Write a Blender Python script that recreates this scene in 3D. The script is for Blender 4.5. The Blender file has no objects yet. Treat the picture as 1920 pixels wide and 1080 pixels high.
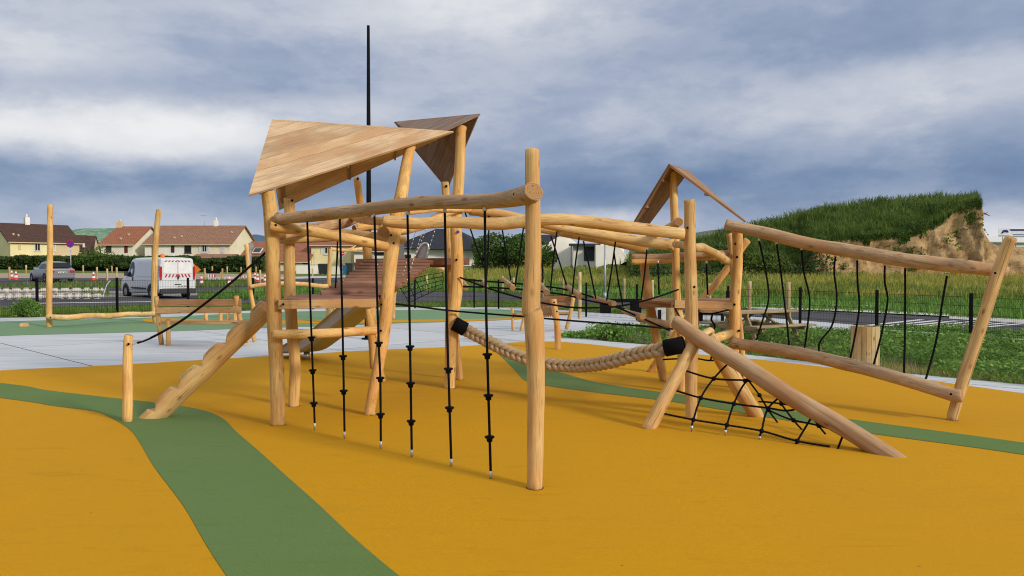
import bpy, bmesh, math, random
import numpy as np
from math import sin, cos, pi, atan, atan2, radians, sqrt
from mathutils import Vector, Matrix, noise
from mathutils.geometry import tessellate_polygon
random.seed(7); np.random.seed(7)
S = bpy.context.scene
COL = S.collection
V = Vector
# ------------------------------------------------------------ camera, light, sky
FP, CX, CY, EYE, KS = 1443.0, 960.0, 540.0, 1.65, 0.012
TH = atan(39 / FP)
cam = bpy.data.cameras.new("camera"); co = bpy.data.objects.new("camera", cam); COL.objects.link(co)
cam.sensor_width = 36; cam.lens = 36 * FP / 1920; cam.clip_start = 0.05; cam.clip_end = 9000
co.location = (0, 0, EYE); co.rotation_euler = (pi / 2 - TH, 0, 0)
S.camera = co
S.cycles.pixel_filter_type = 'BLACKMAN_HARRIS'; S.cycles.filter_width = 1.1
S.view_settings.view_transform = 'Standard'; S.view_settings.look = 'None'
S.view_settings.exposure = 0.0; S.view_settings.gamma = 1.0; S.view_settings.use_curve_mapping = False
SUN_EL, SUN_AZ = radians(24), atan2(0.79, -0.62)      # azimuth from +Y towards +X
sl = bpy.data.lights.new("sun", 'SUN'); so = bpy.data.objects.new("sun", sl); COL.objects.link(so)
sl.energy = 2.6; sl.angle = radians(9.0); sl.color = (1.0, 0.90, 0.74)
sd = V((sin(SUN_AZ) * cos(SUN_EL), cos(SUN_AZ) * cos(SUN_EL), sin(SUN_EL)))
so.rotation_euler = (-sd).to_track_quat('-Z', 'Y').to_euler()
so.location = sd * 50

world = bpy.data.worlds.new("World"); S.world = world; world.use_nodes = True
def build_world():
    nt = world.node_tree; nt.nodes.clear(); N = nt.nodes.new; LK = nt.links.new
    def m(op, a, b=None, c=None):
        n = N('ShaderNodeMath'); n.operation = op
        for i, v in enumerate((a, b, c)):
            if v is None: continue
            if isinstance(v, (int, float)): n.inputs[i].default_value = v
            else: LK(v, n.inputs[i])
        return n.outputs[0]
    tc = N('ShaderNodeTexCoord'); sep = N('ShaderNodeSeparateXYZ'); LK(tc.outputs['Generated'], sep.inputs[0])
    x, y, z = sep.outputs
    mp = N('ShaderNodeMapping'); mp.inputs['Scale'].default_value = (1, 1, 2.5); mp.inputs['Location'].default_value = (3.1, 1.2, 0.4)
    LK(tc.outputs['Generated'], mp.inputs[0])
    def nz(scale, det, rough=.55, dist=0.0):
        n = N('ShaderNodeTexNoise'); n.inputs['Scale'].default_value = scale; n.inputs['Detail'].default_value = det
        n.inputs['Roughness'].default_value = rough; n.inputs['Distortion'].default_value = dist
        LK(mp.outputs[0], n.inputs['Vector']); return n
    n1 = nz(3.0, 7, .58, .35); n2 = nz(6.5, 6, .6)
    s1 = N('ShaderNodeSeparateColor'); LK(n1.outputs['Color'], s1.inputs[0])
    s2 = N('ShaderNodeSeparateColor'); LK(n2.outputs['Color'], s2.inputs[0])
    az = m('ARCTAN2', x, y); el = m('ARCSINE', z)
    az = m('ADD', az, m('MULTIPLY', m('SUBTRACT', s1.outputs[0], .5), .22))
    el = m('ADD', el, m('MULTIPLY', m('SUBTRACT', s1.outputs[1], .5), .055))
    el = m('ADD', el, m('MULTIPLY', m('SUBTRACT', s2.outputs[1], .5), .022))
    rp = N('ShaderNodeValToRGB'); LK(m('MULTIPLY', el, 1 / 1.6), rp.inputs[0])
    e = rp.color_ramp.elements; prof = [(0, .50), (.045, .40), (.075, .22), (.105, .10), (.15, .30), (.185, .43), (.22, .44), (.26, .33), (.31, .38), (.36, .50), (.55, .66), (1.5, .95)]
    e[0].position = 0; e[0].color = (.5,) * 3 + (1,)
    e[1].position = 1.5 / 1.6; e[1].color = (.95,) * 3 + (1,)
    for p, v in prof[1:-1]:
        q = e.new(p / 1.6); q.color = (v, v, v, 1)
    t = rp.outputs[0]
    def blob(px, py, sx, sy, amp):
        nonlocal t
        a0 = atan((px - 960) / FP); e0 = atan((501 - py) / FP * cos(a0))
        dx = m('MULTIPLY', m('SUBTRACT', az, a0), 1 / sx); dy = m('MULTIPLY', m('SUBTRACT', el, e0), 1 / sy)
        g = m('EXPONENT', m('MULTIPLY', m('ADD', m('MULTIPLY', dx, dx), m('MULTIPLY', dy, dy)), -1))
        t = m('MULTIPLY_ADD', g, amp, t)
    for b in [(150, 255, .27, .032, .56), (430, 235, .13, .022, .26), (330, 290, .12, .018, .12), (60, 100, .13, .035, .20), (200, 20, .25, .04, .12),
              (880, 40, .22, .055, .32), (350, 165, .30, .020, -.16), (1650, 60, .28, .05, .0), (1250, 90, .16, .04, -.05),
              (1560, 225, .28, .045, .10), (1050, 265, .20, .05, -.02), (60, 380, .20, .03, .10), (500, 345, .20, .035, -.06),
              (1880, 425, .06, .03, .30), (1160, 415, .09, .015, .22), (700, 200, .10, .02, .10)]:
        blob(*b)
    n3 = nz(17, 6, .62)
    def edge(src, lo, hi, amp):
        mr = N('ShaderNodeMapRange'); mr.interpolation_type = 'SMOOTHSTEP'; mr.inputs[1].default_value = lo; mr.inputs[2].default_value = hi; LK(src, mr.inputs[0]); return m('MULTIPLY', m('SUBTRACT', mr.outputs[0], .5), amp)
    n4 = nz(4.6, 9, .60, .15)
    t = m('ADD', t, edge(n4.outputs[0], .40, .58, .13))
    t = m('ADD', t, m('MULTIPLY', m('SUBTRACT', n3.outputs[0], .5), .18))
    t = m('ADD', t, .06)
    t = m('ADD', t, m('MULTIPLY', m('SUBTRACT', n1.outputs[0], .5), .26))
    t = m('ADD', t, m('MULTIPLY', m('SUBTRACT', n2.outputs[0], .5), .22))
    cr = N('ShaderNodeValToRGB'); LK(t, cr.inputs[0]); e = cr.color_ramp.elements
    e[0].position = 0.02; e[0].color = (.115, .195, .37, 1)
    e[1].position = 1.0; e[1].color = (.86, .86, .87, 1)
    for p, c in [(.25, (.215, .295, .45)), (.45, (.365, .425, .56)), (.65, (.55, .585, .67)), (.82, (.74, .755, .79))]:
        q = e.new(p); q.color = c + (1,)
    bg = N('ShaderNodeBackground'); LK(cr.outputs[0], bg.inputs[0]); bg.inputs[1].default_value = 1.02
    sky = N('ShaderNodeTexSky'); sky.sky_type = 'NISHITA'; sky.sun_disc = False
    sky.sun_elevation = SUN_EL; sky.sun_rotation = SUN_AZ
    b2 = N('ShaderNodeBackground'); LK(sky.outputs[0], b2.inputs[0]); b2.inputs[1].default_value = 0.08
    mx = N('ShaderNodeMixShader'); mx.inputs[0].default_value = 0.06
    LK(bg.outputs[0], mx.inputs[1]); LK(b2.outputs[0], mx.inputs[2])
    out = N('ShaderNodeOutputWorld'); LK(mx.outputs[0], out.inputs[0])
    world.cycles.sampling_method = 'MANUAL'; world.cycles.sample_map_resolution = 512
build_world()

# ------------------------------------------------------------ projection helpers
def ray(px, py):
    x = (px - CX) / FP; y = (CY - py) / FP
    return V((x, cos(TH) + y * sin(TH), -sin(TH) + y * cos(TH)))
def at(px, py, Y):
    d = ray(px, py); return V((0, 0, EYE)) + d * (Y / d.y)
def zg(x, y):
    return -KS * max(-60, min(60, x)) + 0.015 * max(0, min(70, y - 40))
def grd(px, py, dz=0.0):
    d = ray(px, py); lo, hi = .5, 400.0
    f = lambda t: EYE + d.z * t - zg(d.x * t, d.y * t)
    if f(hi) > 0: t = hi
    else:
        for _ in range(50):
            mid = (lo + hi) / 2
            if f(mid) > 0: lo = mid
            else: hi = mid
        t = lo
    return V((d.x * t, d.y * t, zg(d.x * t, d.y * t) + dz))
def gY(px, py): return grd(px, py).y
def pplane(px, py, a, b, c):
    n = (b - a).cross(c - a); d = ray(px, py); o = V((0, 0, EYE))
    return o + d * ((a - o).dot(n) / d.dot(n))
def cr(pts, n=6, closed=False):
    out = []; P = list(pts); m_ = len(P)
    rng = range(m_) if closed else range(m_ - 1)
    for i in rng:
        if closed: p0, p1, p2, p3 = P[i - 1], P[i], P[(i + 1) % m_], P[(i + 2) % m_]
        else: p0, p1, p2, p3 = P[max(i - 1, 0)], P[i], P[i + 1], P[min(i + 2, m_ - 1)]
        for k in range(n):
            t = k / n
            out.append(tuple(0.5 * ((2 * b) + (-a + c) * t + (2 * a - 5 * b + 4 * c - d) * t * t + (-a + 3 * b - 3 * c + d) * t ** 3)
                             for a, b, c, d in zip(p0, p1, p2, p3)))
    if not closed: out.append(tuple(P[-1]))
    return out

# ------------------------------------------------------------ materials
class MB_:
    def __init__(s, name, rough=.7, spec=.3):
        s.m = bpy.data.materials.new(name); s.m.use_nodes = True; s.nt = s.m.node_tree
        s.b = s.nt.nodes['Principled BSDF']; s.b.inputs['Roughness'].default_value = rough
        s.b.inputs['Specular IOR Level'].default_value = spec
        s.tc = s.nt.nodes.new('ShaderNodeTexCoord')
    def N(s, t): return s.nt.nodes.new(t)
    def L(s, a, b): s.nt.links.new(a, b)
    def map(s, scale=(1, 1, 1), src='Object', rnd=False):
        n = s.N('ShaderNodeMapping'); n.inputs['Scale'].default_value = scale
        if src == 'World':
            g = s.N('ShaderNodeNewGeometry'); s.L(g.outputs['Position'], n.inputs[0])
        else: s.L(s.tc.outputs[src], n.inputs[0])
        if rnd:
            oi = s.N('ShaderNodeObjectInfo'); v = s.N('ShaderNodeVectorMath'); v.operation = 'SCALE'
            v.inputs[0].default_value = (37, 19, 53); s.L(oi.outputs['Random'], v.inputs['Scale']); s.L(v.outputs[0], n.inputs['Location'])
        return n.outputs[0]
    def noise(s, vec, scale, det=4, rough=.55, dist=0):
        n = s.N('ShaderNodeTexNoise'); n.inputs['Scale'].default_value = scale; n.inputs['Detail'].default_value = det
        n.inputs['Roughness'].default_value = rough; n.inputs['Distortion'].default_value = dist
        s.L(vec, n.inputs['Vector']); return n.outputs[0]
    def ramp(s, fac, els):
        n = s.N('ShaderNodeValToRGB'); s.L(fac, n.inputs[0]); e = n.color_ramp.elements
        while len(e) < len(els): e.new(.5)
        for q, (p, c) in zip(e, els):
            q.position = p; q.color = tuple(c) + (1,) if len(c) == 3 else c
        return n.outputs[0]
    def mix(s, fac, a, b, mode='MIX'):
        n = s.N('ShaderNodeMix'); n.data_type = 'RGBA'; n.blend_type = mode
        for i, v in ((0, fac), (6, a), (7, b)):
            if isinstance(v, (int, float)): n.inputs[i].default_value = v
            elif isinstance(v, tuple): n.inputs[i].default_value = tuple(v) + (1,)
            else: s.L(v, n.inputs[i])
        return n.outputs[2]
    def bump(s, h, strength, dist=.01):
        n = s.N('ShaderNodeBump'); n.inputs['Strength'].default_value = strength; n.inputs['Distance'].default_value = dist
        s.L(h, n.inputs['Height']); s.L(n.outputs[0], s.b.inputs['Normal'])
    def vary(s, col, lo=.85, hi=1.12, src='Object'):
        if src == 'Object':
            oi = s.N('ShaderNodeObjectInfo'); r = oi.outputs['Random']
        else:
            g = s.N('ShaderNodeNewGeometry'); r = g.outputs['Random Per Island']
        mr = s.N('ShaderNodeMapRange'); mr.inputs[3].default_value = lo; mr.inputs[4].default_value = hi; s.L(r, mr.inputs[0])
        hs = s.N('ShaderNodeHueSaturation'); s.L(mr.outputs[0], hs.inputs['Value']); s.L(col, hs.inputs['Color']); return hs.outputs[0]
    def col(s, c):
        if isinstance(c, tuple): s.b.inputs['Base Color'].default_value = c + (1,)
        else: s.L(c, s.b.inputs['Base Color'])
        return s.m
def sc(c, k): return tuple(v * k for v in c)
def wood(name, c, dark=.6, checks=.5, rough=.72, fine=1.0, knots=True):
    w = MB_(name, rough, .25)
    v = w.map((7, 7, .8), rnd=True)
    n1 = w.noise(v, 1.0, 6, .6, .6)
    base = w.ramp(n1, [(.30, sc(c, dark)), (.48, c), (.70, sc(c, 1.22))])
    v2 = w.map((60, 60, 2.2), rnd=True); n2 = w.noise(v2, 1.2, 4, .6)
    base = w.mix(w.ramp(n2, [(.45, (0, 0, 0)), (.75, (.5, .5, .5))]), base, sc(c, dark), 'MIX')
    v4 = w.map((2.2, 2.2, 1.3), rnd=True); n4 = w.noise(v4, 1.4, 3, .5)
    base = w.mix(w.ramp(n4, [(.42, (0, 0, 0)), (.62, (.7, .7, .7))]), base, (c[0] * .74, c[1] * .56, c[2] * .42), 'MIX')
    v5 = w.map((110, 110, 3.5), rnd=True); n5 = w.noise(v5, 1.0, 3, .6)
    base = w.mix(w.ramp(n5, [(.50, (0, 0, 0)), (.66, (.55,) * 3)]), base, sc(c, .42), 'MIX')
    v3 = w.map((42, 42, .6), rnd=True); n3 = w.noise(v3, 1.0, 2, .5)
    base = w.mix(w.ramp(n3, [(.62, (0, 0, 0)), (.66, (checks,) * 3)]), base, sc(c, .30), 'MIX')
    if knots:
        vo = w.N('ShaderNodeTexVoronoi'); vo.inputs['Scale'].default_value = 1.0
        w.L(w.map((9, 9, 4.0), rnd=True), vo.inputs['Vector'])
        base = w.mix(w.ramp(vo.outputs['Distance'], [(.06, (.9,) * 3), (.20, (0, 0, 0))]), base, (c[0] * .40, c[1] * .28, c[2] * .22), 'MIX')
    w.col(w.vary(base, .88, 1.10))
    w.bump(w.mix(.5, n2, n1), .6 * fine, .008)
    return w.m
def endgrain(name, c):
    w = MB_(name, .85, .15)
    v = w.map((1, 1, 1)); sp = w.N('ShaderNodeSeparateXYZ'); w.L(v, sp.inputs[0])
    cb = w.N('ShaderNodeCombineXYZ'); w.L(sp.outputs[0], cb.inputs[0]); w.L(sp.outputs[1], cb.inputs[1])
    wv = w.N('ShaderNodeTexWave'); wv.wave_type = 'RINGS'; wv.rings_direction = 'Z'
    wv.inputs['Scale'].default_value = 28; wv.inputs['Distortion'].default_value = 2.5; wv.inputs['Detail'].default_value = 2; w.L(cb.outputs[0], wv.inputs[0])
    b = w.ramp(wv.outputs[0], [(.2, sc(c, .62)), (.8, c)])
    n = w.noise(w.map((30, 30, 1)), 2, 4)
    b = w.mix(w.ramp(n, [(.6, (0, 0, 0)), (.68, (.7,) * 3)]), b, sc(c, .3))
    w.col(b); return w.m
def flat(name, c, rough=.6, spec=.3, var=.12, scale=3.0, metal=0.0, bump=0.0):
    w = MB_(name, rough, spec); w.b.inputs['Metallic'].default_value = metal
    n = w.noise(w.map((1, 1, 1)), scale, 5)
    w.col(w.ramp(n, [(.3, sc(c, 1 - var)), (.7, sc(c, 1 + var))]))
    if bump: w.bump(w.noise(w.map(), scale * 12, 4), bump, .01)
    return w.m
M = {}
M['post'] = wood('pale_stripped_log', (.80, .50, .185))
M['postb'] = wood('tan_stripped_log', (.76, .50, .215), checks=.8)
M['beam'] = wood('greyed_log', (.57, .385, .225), dark=.55, checks=.6)
M['beam2'] = wood('light_log', (.78, .525, .235), dark=.60, checks=.4)
M['end'] = endgrain('log_end_grain', (.50, .27, .115))
M['deck'] = wood('brown_deck_board', (.34, .185, .125), dark=.6, checks=.3)
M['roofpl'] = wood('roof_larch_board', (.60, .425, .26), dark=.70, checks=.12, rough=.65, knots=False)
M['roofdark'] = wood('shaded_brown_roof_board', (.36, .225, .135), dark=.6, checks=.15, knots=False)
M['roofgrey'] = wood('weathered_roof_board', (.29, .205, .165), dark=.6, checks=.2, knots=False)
M['plank'] = wood('sawn_larch_plank', (.55, .34, .155), dark=.68, checks=.15)
M['plankb'] = wood('sawn_brown_plank', (.42, .22, .10), dark=.68, checks=.15)
M['palepost'] = wood('pale_pine', (.60, .47, .24), dark=.75, checks=.35)
def rubber(name, c, stain, far=None):
    w = MB_(name, .92, .16)
    v = w.map((1, 1, 1), 'World')
    g = w.noise(v, 260, 2, .6); b = w.noise(v, .55, 6, .62); b2 = w.noise(w.map((1, 2.5, 1), 'World'), 1.9, 6, .7)
    col = w.ramp(g, [(.30, sc(c, .70)), (.5, c), (.70, sc(c, 1.28))])
    mid = w.noise(v, 38, 3, .7)
    col = w.mix(w.ramp(mid, [(.40, (0, 0, 0)), (.68, (.28,) * 3)]), col, sc(c, .72))
    col = w.mix(w.ramp(b, [(.38, (0, 0, 0)), (.72, (.65,) * 3)]), col, stain)
    col = w.mix(w.ramp(b2, [(.55, (0, 0, 0)), (.78, (.35,) * 3)]), col, sc(stain, .8))
    st = w.noise(w.map((.7, 3.4, 1), 'World'), 2.3, 5, .6, 1.2)
    col = w.mix(w.ramp(st, [(.60, (0, 0, 0)), (.70, (.30,) * 3)]), col, sc(c, .62))
    vo = w.N('ShaderNodeTexVoronoi'); vo.inputs['Scale'].default_value = 2.2; w.L(v, vo.inputs['Vector'])
    col = w.mix(w.ramp(vo.outputs['Distance'], [(.012, (.8,) * 3), (.02, (0, 0, 0))]), col, (.08, .06, .03))
    w.col(col); w.bump(g, .55, .004); return w.m
M['yellow'] = rubber('ochre_rubber_surface', (.585, .290, .004), (.52, .268, .010))
M['green'] = rubber('green_rubber_surface', (.125, .205, .060), (.14, .21, .08))
M['green2'] = rubber('dusty_green_rubber_surface', (.165, .29, .165), (.19, .29, .14))
def concrete():
    w = MB_('pale_brushed_concrete', .85, .2)
    v = w.map((1, 1, 1), 'World')
    a = w.noise(v, .35, 5); b = w.noise(w.map((.25, 5, 1), 'World'), 1.5, 6, .65); g = w.noise(v, 60, 3)
    c = (.53, .56, .595)
    col = w.ramp(b, [(.32, sc(c, .78)), (.5, c), (.7, sc(c, 1.18))])
    col = w.mix(w.ramp(a, [(.4, (0, 0, 0)), (.7, (.5,) * 3)]), col, (.46, .49, .52))
    col = w.mix(.15, col, w.ramp(g, [(.3, (.2, .2, .2)), (.7, (.8, .8, .8))]), 'OVERLAY')
    w.col(w.vary(col, .93, 1.05)); w.bump(b, .2, .004); return w.m
M['conc'] = concrete()
def ground_mat(name, stops, scale=.6, fine=8, bump=.5):
    w = MB_(name, .95, .1); v = w.map((1, 1, 1), 'World')
    n = w.mix(.45, w.noise(v, scale, 7, .65), w.noise(v, fine, 5, .7))
    w.col(w.ramp(n, stops)); w.bump(w.noise(v, fine * 3, 4), bump, .03); return w.m
M['grassgnd'] = ground_mat('grassy_ground', [(.32, (.06, .08, .02)), (.45, (.10, .15, .03)), (.56, (.15, .21, .05)), (.68, (.24, .22, .09))])
M['soil'] = ground_mat('bare_soil', [(.35, (.10, .075, .045)), (.5, (.17, .125, .08)), (.65, (.24, .19, .12))])
M['meadow'] = ground_mat('dry_meadow_ground', [(.34, (.14, .17, .04)), (.5, (.26, .27, .08)), (.64, (.36, .30, .12))])
M['asphalt'] = ground_mat('asphalt', [(.35, (.062, .062, .070)), (.5, (.085, .085, .095)), (.65, (.115, .112, .12))], .5, 30, .2)
M['gravel'] = ground_mat('pale_gravel', [(.35, (.16, .145, .13)), (.5, (.30, .28, .26)), (.65, (.42, .40, .37))], 1.2, 14, .6)
M['sandpath'] = ground_mat('sandy_path', [(.35, (.30, .22, .15)), (.5, (.40, .31, .23)), (.65, (.46, .38, .30))], .5, 9, .3)
M['line'] = flat('worn_white_paint', (.68, .68, .68), .7, .2, .15, 8)
M['kerb'] = flat('pale_kerb_concrete', (.50, .49, .46), .85, .2, .25, 5, bump=.3)
M['block'] = flat('white_limestone_block', (.60, .57, .53), .9, .15, .3, 4, bump=.6)
M['black'] = flat('black_powder_coat', (.005, .005, .007), .8, .12, .2, 6)
M['rope'] = flat('black_play_rope', (.006, .006, .008), .85, .15, .3, 60, bump=.5)
M['hemp'] = flat('natural_braided_rope', (.55, .41, .245), .85, .2, .22, 40, bump=.5)
M['steel'] = flat('brushed_stainless_steel', (.55, .56, .57), .32, .5, .08, 6, metal=.9)
M['alu'] = flat('aluminium_ferrule', (.62, .62, .63), .4, .5, .08, 6, metal=.6)
M['galv'] = flat('galvanised_pole', (.42, .45, .48), .45, .4, .1, 6, metal=.3)
def leafmat(name, c1, c2, rough=.6, trans=.38):
    w = MB_(name, rough, .25)
    g = w.N('ShaderNodeNewGeometry')
    n = w.noise(w.map((1, 1, 1), 'World'), .9, 3)
    col = w.mix(g.outputs['Random Per Island'], c1, c2)
    col = w.mix(w.ramp(n, [(.35, (0, 0, 0)), (.65, (.75,) * 3)]), col, sc(c1, .7))
    w.col(col)
    tr = w.N('ShaderNodeBsdfTranslucent'); w.L(col, tr.inputs[0])
    ms = w.N('ShaderNodeMixShader'); ms.inputs[0].default_value = trans
    w.L(w.b.outputs[0], ms.inputs[1]); w.L(tr.outputs[0], ms.inputs[2])
    w.L(ms.outputs[0], w.nt.nodes['Material Output'].inputs[0]); return w.m
M['clover'] = leafmat('fresh_green_leaf', (.085, .20, .03), (.34, .56, .12))
M['grass'] = leafmat('grass_blade', (.13, .22, .035), (.27, .37, .075))
M['drygrass'] = leafmat('yellowing_meadow_blade', (.32, .36, .07), (.60, .54, .15))
M['mustard'] = leafmat('yellow_flower_head', (.50, .38, .03), (.60, .48, .08))
M['mound'] = leafmat('tall_bank_weed_blade', (.085, .15, .028), (.24, .33, .065))
M['hedge'] = leafmat('dark_hedge_leaf', (.045, .085, .022), (.12, .18, .045))
M['tree'] = leafmat('tree_leaf', (.06, .125, .026), (.17, .27, .055))
M['bark'] = flat('grey_bark', (.12, .09, .06), .9, .1, .3, 8, bump=.6)
def cliffmat():
    w = MB_('sandy_earth_cliff', .95, .1); v = w.map((1, 1, 1), 'World')
    a = w.noise(w.map((1, 1, 2.5), 'World'), .6, 8, .65); b = w.noise(w.map((2.6, 2.6, .5), 'World'), .9, 6, .7)
    col = w.ramp(a, [(.32, (.21, .13, .06)), (.5, (.43, .285, .14)), (.68, (.56, .40, .22))])
    col = w.mix(w.ramp(b, [(.52, (0, 0, 0)), (.68, (.75,) * 3)]), col, (.15, .09, .04))
    w.col(col); w.bump(w.mix(.5, a, b), 1.0, .25); return w.m
M['cliff'] = cliffmat()
M['hill'] = ground_mat('wooded_far_hill', [(.40, (.10, .20, .15)), (.5, (.17, .30, .20)), (.58, (.30, .42, .26))], .03, .12, .1)  # distance haze is mixed into these greens
M['hillbrown'] = ground_mat('dry_far_hill', [(.40, (.12, .14, .10)), (.58, (.20, .20, .15))], .03, .12, .1)
M['hillblue'] = ground_mat('blue_far_hill', [(.35, (.07, .12, .19)), (.65, (.10, .16, .24))], .01, .05, .1)  # blue is distance haze put into the base colour

# ------------------------------------------------------------ object helpers
WM = {}
def link(name, mesh, mtx=None, parent=None):
    o = bpy.data.objects.new(name, mesh); COL.objects.link(o)
    mtx = mtx or Matrix.Identity(4); WM[o.name] = mtx
    o.matrix_basis = mtx
    if parent is not None:
        o.parent = parent; o.matrix_parent_inverse = WM[parent.name].inverted()
    return o
def thing(name, label, cat, loc, group=None):
    o = link(name, None, Matrix.Translation(V(loc))); o.empty_display_size = .2
    return tag(o, label, cat, group)
def tag(o, label, cat=None, group=None, kind=None):
    if label: o['label'] = label
    if cat: o['category'] = cat
    if group: o['group'] = group
    if kind: o['kind'] = kind
    return o
def struct(o, label=None):
    o['kind'] = 'structure'
    if label: o['label'] = label
    return o
def copy_tree(o, mtx, label=None):
    c = o.copy(); COL.objects.link(c); c.matrix_basis = mtx; WM[c.name] = mtx
    if label: c['label'] = label
    def rec(src, dst):
        for ch in src.children:
            k = ch.copy(); COL.objects.link(k); k.parent = dst; k.matrix_parent_inverse = ch.matrix_parent_inverse.copy()
            rec(ch, k)
    rec(o, c); return c
def mesh(name, vs, fs, mats, fm=None, smooth=False):
    me = bpy.data.meshes.new(name); me.from_pydata([tuple(v) for v in vs], [], fs)
    for m_ in (mats if isinstance(mats, (list, tuple)) else [mats]): me.materials.append(M[m_] if isinstance(m_, str) else m_)
    if fm is not None: me.polygons.foreach_set('material_index', fm)
    if smooth: me.polygons.foreach_set('use_smooth', smooth if isinstance(smooth, list) else [True] * len(fs))
    me.update(); return me
class G:
    "collects boxes, tubes and polygons in world space, builds one mesh"
    def __init__(s): s.v = []; s.f = []; s.fm = []; s.sm = []
    def add(s, vs, fs, mi=0, sm=False):
        k = len(s.v); s.v += [V(v) for v in vs]; s.f += [tuple(i + k for i in f) for f in fs]; s.fm += [mi] * len(fs); s.sm += [sm] * len(fs)
    def box(s, c, x, y, z, mi=0):
        "centre and three half vectors"
        c, x, y, z = V(c), V(x), V(y), V(z)
        vs = [c + a * x + b * y + d * z for d in (-1, 1) for b in (-1, 1) for a in (-1, 1)]
        fs = [(0, 2, 3, 1), (4, 5, 7, 6), (0, 1, 5, 4), (2, 6, 7, 3), (0, 4, 6, 2), (1, 3, 7, 5)]
        if x.cross(y).dot(z) < 0: fs = [f[::-1] for f in fs]
        s.add(vs, fs, mi)
    def bx(s, x0, x1, y0, y1, z0, z1, mi=0):
        s.box(((x0 + x1) / 2, (y0 + y1) / 2, (z0 + z1) / 2), ((x1 - x0) / 2, 0, 0), (0, (y1 - y0) / 2, 0), (0, 0, (z1 - z0) / 2), mi)
    def tube(s, pts, r, n=8, mi=0, cap=True, sm=True):
        pts = [V(p) for p in pts]; rr = r if isinstance(r, (list, tuple)) else [r] * len(pts)
        k = len(s.v); up = None
        for i, p in enumerate(pts):
            t = (pts[min(i + 1, len(pts) - 1)] - pts[max(i - 1, 0)]).normalized()
            if up is None: up = t.orthogonal().normalized()
            up = (up - t * up.dot(t)).normalized(); w = t.cross(up)
            for j in range(n):
                a = 2 * pi * j / n; s.v.append(p + (up * cos(a) + w * sin(a)) * rr[i])
        for i in range(len(pts) - 1):
            for j in range(n):
                a, b = k + i * n + j, k + i * n + (j + 1) % n
                s.f.append((a, b, b + n, a + n)); s.fm.append(mi); s.sm.append(sm)
        if cap:
            s.f.append(tuple(k + j for j in range(n))[::-1]); s.f.append(tuple(k + (len(pts) - 1) * n + j for j in range(n))); s.fm += [mi, mi]; s.sm += [False, False]
    def lathe(s, prof, c=(0, 0, 0), n=16, mi=0, sm=True):
        k = len(s.v)
        for r, z in prof:
            for j in range(n): s.v.append(V(c) + V((r * cos(2 * pi * j / n), r * sin(2 * pi * j / n), z)))
        for i in range(len(prof) - 1):
            m2 = mi[i] if isinstance(mi, list) else mi
            for j in range(n):
                a, b = k + i * n + j, k + i * n + (j + 1) % n
                s.f.append((a, b, b + n, a + n)); s.fm.append(m2); s.sm.append(sm)
    def poly(s, pts, th, nrm, mi=0):
        "flat polygon given thickness along -nrm"
        pts = [V(p) for p in pts]; nrm = V(nrm).normalized(); n = len(pts)
        s.add(pts + [p - nrm * th for p in pts], [tuple(range(n)), tuple(range(2 * n - 1, n - 1, -1))] + [(i, i + n, (i + 1) % n + n, (i + 1) % n) for i in range(n)], mi)
    def build(s, name, mats, parent=None, mtx=None):
        mtx = mtx or (WM[parent.name] if parent is not None else Matrix.Identity(4)); inv = mtx.inverted()
        return link(name, mesh(name, [inv @ v for v in s.v], s.f, mats, s.fm, s.sm), mtx, parent)
def frame(o, z, xh=None):
    z = V(z).normalized(); x = (V(xh) if xh is not None else z.orthogonal()); x = (x - z * x.dot(z)).normalized(); y = z.cross(x)
    m_ = Matrix((x, y, z)).transposed().to_4x4(); m_.translation = V(o); return m_
_lc = [0]
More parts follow.
